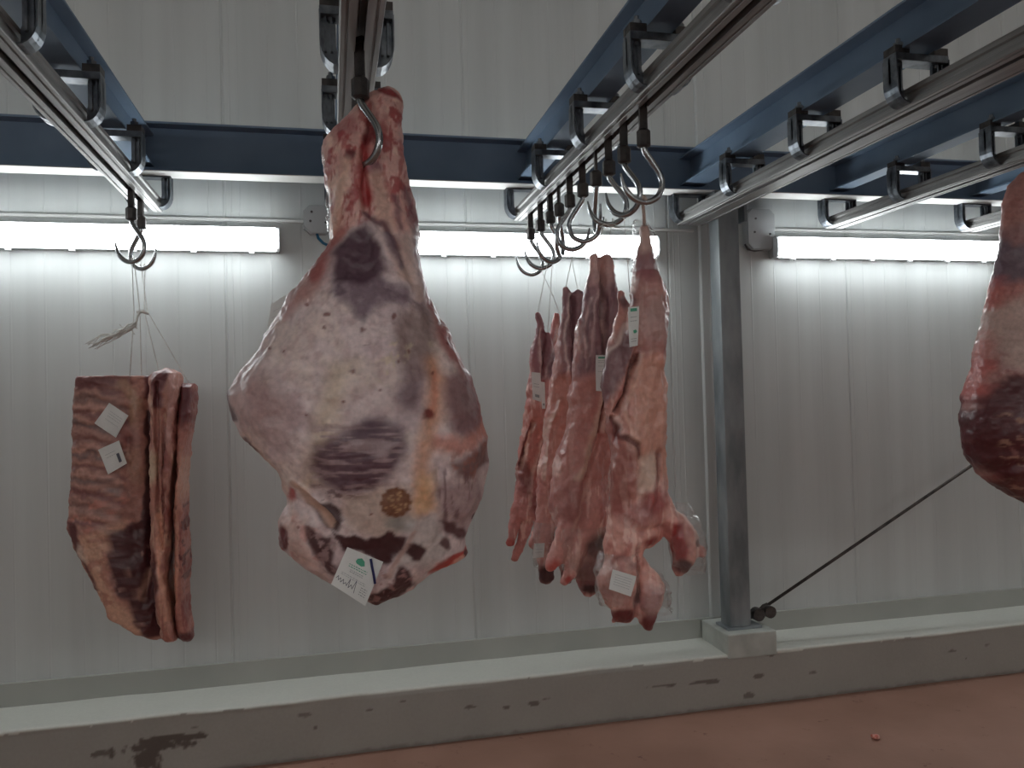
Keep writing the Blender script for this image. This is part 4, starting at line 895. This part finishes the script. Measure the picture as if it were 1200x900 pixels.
# ================================================================== TAGS
def front_dist(pts, names, fallback):
    ds = []
    for (x, y) in pts:
        d = Vector(ray(x, y)).normalized()
        for n in names:
            h = BVH[n].ray_cast(Vector((0, 0, HC)), d)
            if h[0] is not None: ds.append(h[0].y)
    return min(ds) if ds else fallback
TAGY = [0]
def paper_tag(px, names, label, marks=(), curl=.004, Yf=None, off=.004):
    """px: four corners (top-left, top-right, bottom-right, bottom-left) at reference"""
    inner = [tuple(np.array(px[i])*.85+np.mean(px, 0)*.15) for i in range(4)]+[tuple(np.mean(px, 0))]
    Y = (front_dist(inner, names, Yf) if Yf is None else Yf)-off
    P = [atY(x, y, Y) for x, y in px]; TAGY[0] = Y
    def S(u, v, e=0): 
        p = (P[0]*(1-u)+P[1]*u)*(1-v)+(P[3]*(1-u)+P[2]*u)*v; p = p.copy(); p[1] += curl*math.cos(u*3)*math.sin(v*3+.6)-curl-e; return p
    n = 8; T = .0006; v = [S(i/n, j/n) for j in range(n+1) for i in range(n+1)]; v += [p+np.array([0, T, 0]) for p in v]
    m_ = (n+1)**2; f = []
    for j in range(n):
        for i in range(n):
            a = j*(n+1)+i; f += [(a, a+n+1, a+n+2, a+1), (m_+a, m_+a+1, m_+a+n+2, m_+a+n+1)]
    bd = [i for i in range(n+1)]+[j*(n+1)+n for j in range(1, n+1)]+[n*(n+1)+i for i in range(n-1, -1, -1)]+[j*(n+1) for j in range(n-1, 0, -1)]
    for a, b in zip(bd, bd[1:]+bd[:1]): f.append((a, b, m_+b, m_+a))
    t = link_mesh('paper_tag', v, f, M['paper'], loc=P[0]); tag(t, label, 'tag')
    groups = {}
    for (nm, m, quad) in marks:
        v = [S(u, w, .0009) for u, w in quad]; groups.setdefault((nm, m), MB()).add(v, [tuple(range(len(v)))])
    for (nm, m), g in groups.items(): g.build(nm, M[m], t)
    return t
def q(u0, v0, u1, v1): return [(u0, v0), (u1, v0), (u1, v1), (u0, v1)]
def lines(u0, u1, vs, h=.015, nm='printed_text', m='ink', seed=1):
    rs = random.Random(seed); out = []
    for v in vs:
        u = u0
        while u < u1:
            w = rs.uniform(.02, .07); out.append((nm, m, q(u, v, min(u+w, u1), v+h))); u += w+.02
    return out
def scribble(pts, w=.014, nm='handwriting', m='pen'):
    out = []
    for a, b in zip(pts[:-1], pts[1:]):
        dx, dy = b[0]-a[0], b[1]-a[1]; L = math.hypot(dx, dy) or 1; nx, ny = -dy/L*w/2, dx/L*w/2
        out.append((nm, m, [(a[0]+nx, a[1]+ny), (b[0]+nx, b[1]+ny), (b[0]-nx, b[1]-ny), (a[0]-nx, a[1]-ny)]))
    return out
mk = [('printed_logo', 'green', [(.36, .16), (.46, .11), (.56, .16), (.60, .25), (.52, .29), (.38, .27), (.34, .23)]), ]
mk += lines(.22, .72, (.34, .39), .018, m='green', seed=3)+lines(.3, .66, (.46, .5), .014, seed=4)+lines(.12, .8, (.60, .64), .010, seed=5)+lines(.72, .9, (.70, .75, .8, .85), .016, seed=6)
mk += scribble([(.05, .8), (.09, .72), (.12, .82), (.16, .74), (.19, .84), (.24, .74), (.27, .84), (.32, .78), (.36, .84), (.4, .66), (.42, .86), (.47, .76), (.52, .84), (.56, .62), (.60, .90)], .013)
paper_tag([(407, 641), (449, 658), (428, 710), (388, 684)], ['beef_leg'], 'white paper tag with green logo at the bottom tip of the central beef leg', mk, curl=.003)
b0 = TAGY[0]-.011
o = MB().tube([atY(x, y, b0) for x, y in ((434.5, 655), (436, 664), (438, 674), (439.5, 684))], .0032, 6).build('tie_band', M['band'], smooth=True); tag(o, 'dark blue band crossing the corner of the tag on the beef leg tip', 'band')
paper_tag([(318, 356), (340, 343), (340, 384), (312, 392)], ['beef_leg'], 'white tag half hidden behind the upper left side of the central beef leg', lines(.1, .45, (.78, .84, .9), .05, nm='printed_block', m='ink', seed=7)+lines(.15, .8, (.3, .5), .012, seed=8), Yf=2.16, curl=.006)
paper_tag([(128, 472), (151, 487), (136, 513), (111, 496)], ['rib_slab'], 'upper of the two white tags on the flat rib slab', lines(.25, .85, (.25, .35, .45, .6), .015, seed=9), curl=.004)
paper_tag([(115, 527), (140, 516), (149, 543), (127, 556)], ['rib_slab'], 'lower of the two white tags on the flat rib slab', lines(.2, .7, (.3, .42), .015, seed=10)+[('printed_block', 'pen', q(.68, .45, .82, .82))], curl=.004)
paper_tag([(736, 360), (748, 359), (747, 405), (737, 407)], ['lamb_carcass'], 'narrow white tag with green marks high on the nearest lamb carcass', [('printed_logo', 'green', q(.2, .04, .8, .12)), ('printed_logo', 'green', [(.45, .6), (.7, .58), (.85, .64), (.7, .68), (.5, .67)])]+lines(.2, .8, (.25, .35, .8, .86), .02, seed=11), curl=.004)
paper_tag([(698, 416), (712, 416), (710, 459), (698, 458)], ['lamb_carcass.001'], 'narrow white tag on the second lamb carcass, a dark block at its foot', [('printed_logo', 'green', q(.2, .05, .8, .1)), ('printed_block', 'pen', q(.4, .84, .75, .92))]+lines(.2, .8, (.15, .2, .3, .45), .015, seed=12), curl=.004)
paper_tag([(623, 436), (633, 437), (634, 471), (624, 468)], ['lamb_carcass.003'], 'small white tag on the lamb carcass nearest the wall', [('printed_block', 'ink', q(.3, .78, .8, .88))]+lines(.2, .8, (.4, .5), .02, seed=13), curl=.003)
paper_tag([(633, 447), (638, 448), (639, 479), (635, 479)], ['lamb_carcass.003'], 'very narrow white tag seen almost edge on beside the small tag of the farthest lamb', [('printed_block', 'ink', q(.3, .8, .8, .88))], curl=.003, off=.012)
paper_tag([(718, 667), (745, 675), (739, 699), (713, 690)], ['lamb_carcass'], 'square white tag on the bagged neck end of the nearest lamb', lines(.15, .85, (.2, .32, .44, .56, .68), .022, seed=14), curl=.003, off=.018)
paper_tag([(626, 637), (638, 636), (637, 653), (624, 654)], ['lamb_carcass.002'], 'small whitish tag inside plastic at the foot of the third lamb', lines(.2, .8, (.4, .6), .03, seed=15), curl=.003, off=.02, Yf=None)

# ================================================================== PLASTIC BAGS (open crumpled sleeves of clear film)
def bag(chain, Y0, label, seed):
    k = np.linalg.norm(atY(800, 600, Y0)-atY(700, 600, Y0))/100; ns, nr = 40, 44; V = []
    A = np.array(chain, float); t = np.linspace(0, 1, len(A)); tt = np.linspace(0, 1, nr)
    I = [np.interp(tt, t, A[:, c]) for c in range(4)]
    for i in range(nr):
        c = atY(I[0][i], I[1][i], Y0); c[1] += I[2][i]; r = I[3][i]*k
        for j in range(ns):
            w = 2*math.pi*j/ns; V.append(c+np.array([r*math.cos(w), r*.95*math.sin(w), 0]))
    V = np.array(V); Fq = [(i*ns+j, i*ns+(j+1) % ns, (i+1)*ns+(j+1) % ns, (i+1)*ns+j) for i in range(nr-1) for j in range(ns)]
    nn = normals(V, Fq); V = V+nn*(fbm(V*np.array([40, 40, 18]), 3, seed)*.016+np.abs(fbm(V*np.array([80, 80, 30]), 2, seed+5))*.010)[:, None]
    o = link_mesh('plastic_bag', V, Fq, M['film'], smooth=True, loc=V.mean(0)); tag(o, label, 'bag'); return o
bag([(790, 590, 0, 15), (799, 612, -.02, 20), (803, 640, -.02, 21), (803, 660, -.02, 18), (806, 670, -.02, 15)], 2.40, 'clear plastic bag around the foreleg stump sticking out right of the nearest lamb', 1)
bag([(728, 645, 0, 23), (722, 665, -.01, 25), (722, 690, -.01, 25), (727, 708, -.01, 20)], 2.40, 'clear plastic bag over the left neck stump of the nearest lamb, under the square tag', 2)
bag([(757, 672, 0, 16), (760, 690, -.01, 21), (762, 706, -.01, 20), (768, 716, -.01, 19)], 2.40, 'clear plastic bag over the right stump at the bottom of the nearest lamb', 3)
bag([(650, 610, 0, 22), (646, 635, 0, 21), (642, 655, 0, 17), (638, 664, 0, 13)], 3.05, 'clear plastic bag around the feet of the third lamb', 4)
bag([(682, 615, 0, 30), (680, 640, 0, 28), (682, 662, .01, 24), (686, 678, .02, 18)], 2.73, 'clear plastic bag around the lower end of the second lamb', 5)

bag([(392, 172, 0, 13), (394, 190, 0, 13), (396, 215, 0, 14), (398, 245, 0, 13.5), (399, 268, 0, 14), (402, 288, 0, 11)], 2.115, 'thin clear film clinging to the left side of the central beef shank', 6)
bag([(752, 257, 0, 6), (753, 268, 0, 11), (755, 285, 0, 13), (756, 305, 0, 14), (757, 318, 0, 17)], 2.40, 'clear film wrapped around the raised shank of the nearest lamb', 7)

# scrap of meat on the floor
p = atZ(1026, 866, 0)
bm = bmesh.new(); bmesh.ops.create_icosphere(bm, subdivisions=4, radius=.018); Vs = np.array([v.co for v in bm.verts]); Fs = [[v.index for v in f.verts] for f in bm.faces]; bm.free()
Vs[:, 2] *= .6; Vs = Vs*(1+.5*fbm(Vs*60, 3, 5))[:, None]; Vs[:, 2] -= Vs[:, 2].min(); Vs += p+np.array([0, 0, -.001])
m_ = noise_mat('raw_scrap', (200, 96, 80), (226, 190, 176), scale=60, rough=.4)
o = link_mesh('meat_scrap', Vs, Fs, m_, smooth=True, loc=p); tag(o, 'small pale pink scrap of meat lying on the red floor', 'scrap')
#@@END
GR = {'lamb_carcass': 'lamb carcasses hanging in a row', 'rib_slab': 'beef rib slabs at the left', 'beef_leg': 'hanging beef legs', 'paper_tag': 'white tags on the meat', 'string': 'strings holding the meat', 'string_knot': 'loose string knots',
      'plastic_bag': 'clear plastic around the meat', 'fluorescent_light': 'strip lights', 'overhead_rail': 'overhead meat rails', 'steel_beam': 'steel beams under the roof', 'steel_column': 'steel columns', 'meat_hook': 'meat hooks on the rails',
      'junction_box': 'junction boxes on the wall', 'cable_conduit': 'conduits along the wall', 'power_cable': 'cables below the junction boxes'}
for o in list(C.objects):
    if not o.parent and 'label' in o:
        g = GR.get(o.name.split('.')[0])
        if g: o['group'] = g
w = bpy.data.worlds.new('world'); bpy.context.scene.world = w; w.use_nodes = True
w.node_tree.nodes['Background'].inputs[0].default_value = (.02, .02, .02, 1)
vs = bpy.context.scene.view_settings
vs.view_transform = 'Standard'; vs.look = 'None'; vs.gamma = 1; vs.use_curve_mapping = False; vs.exposure = 0.0
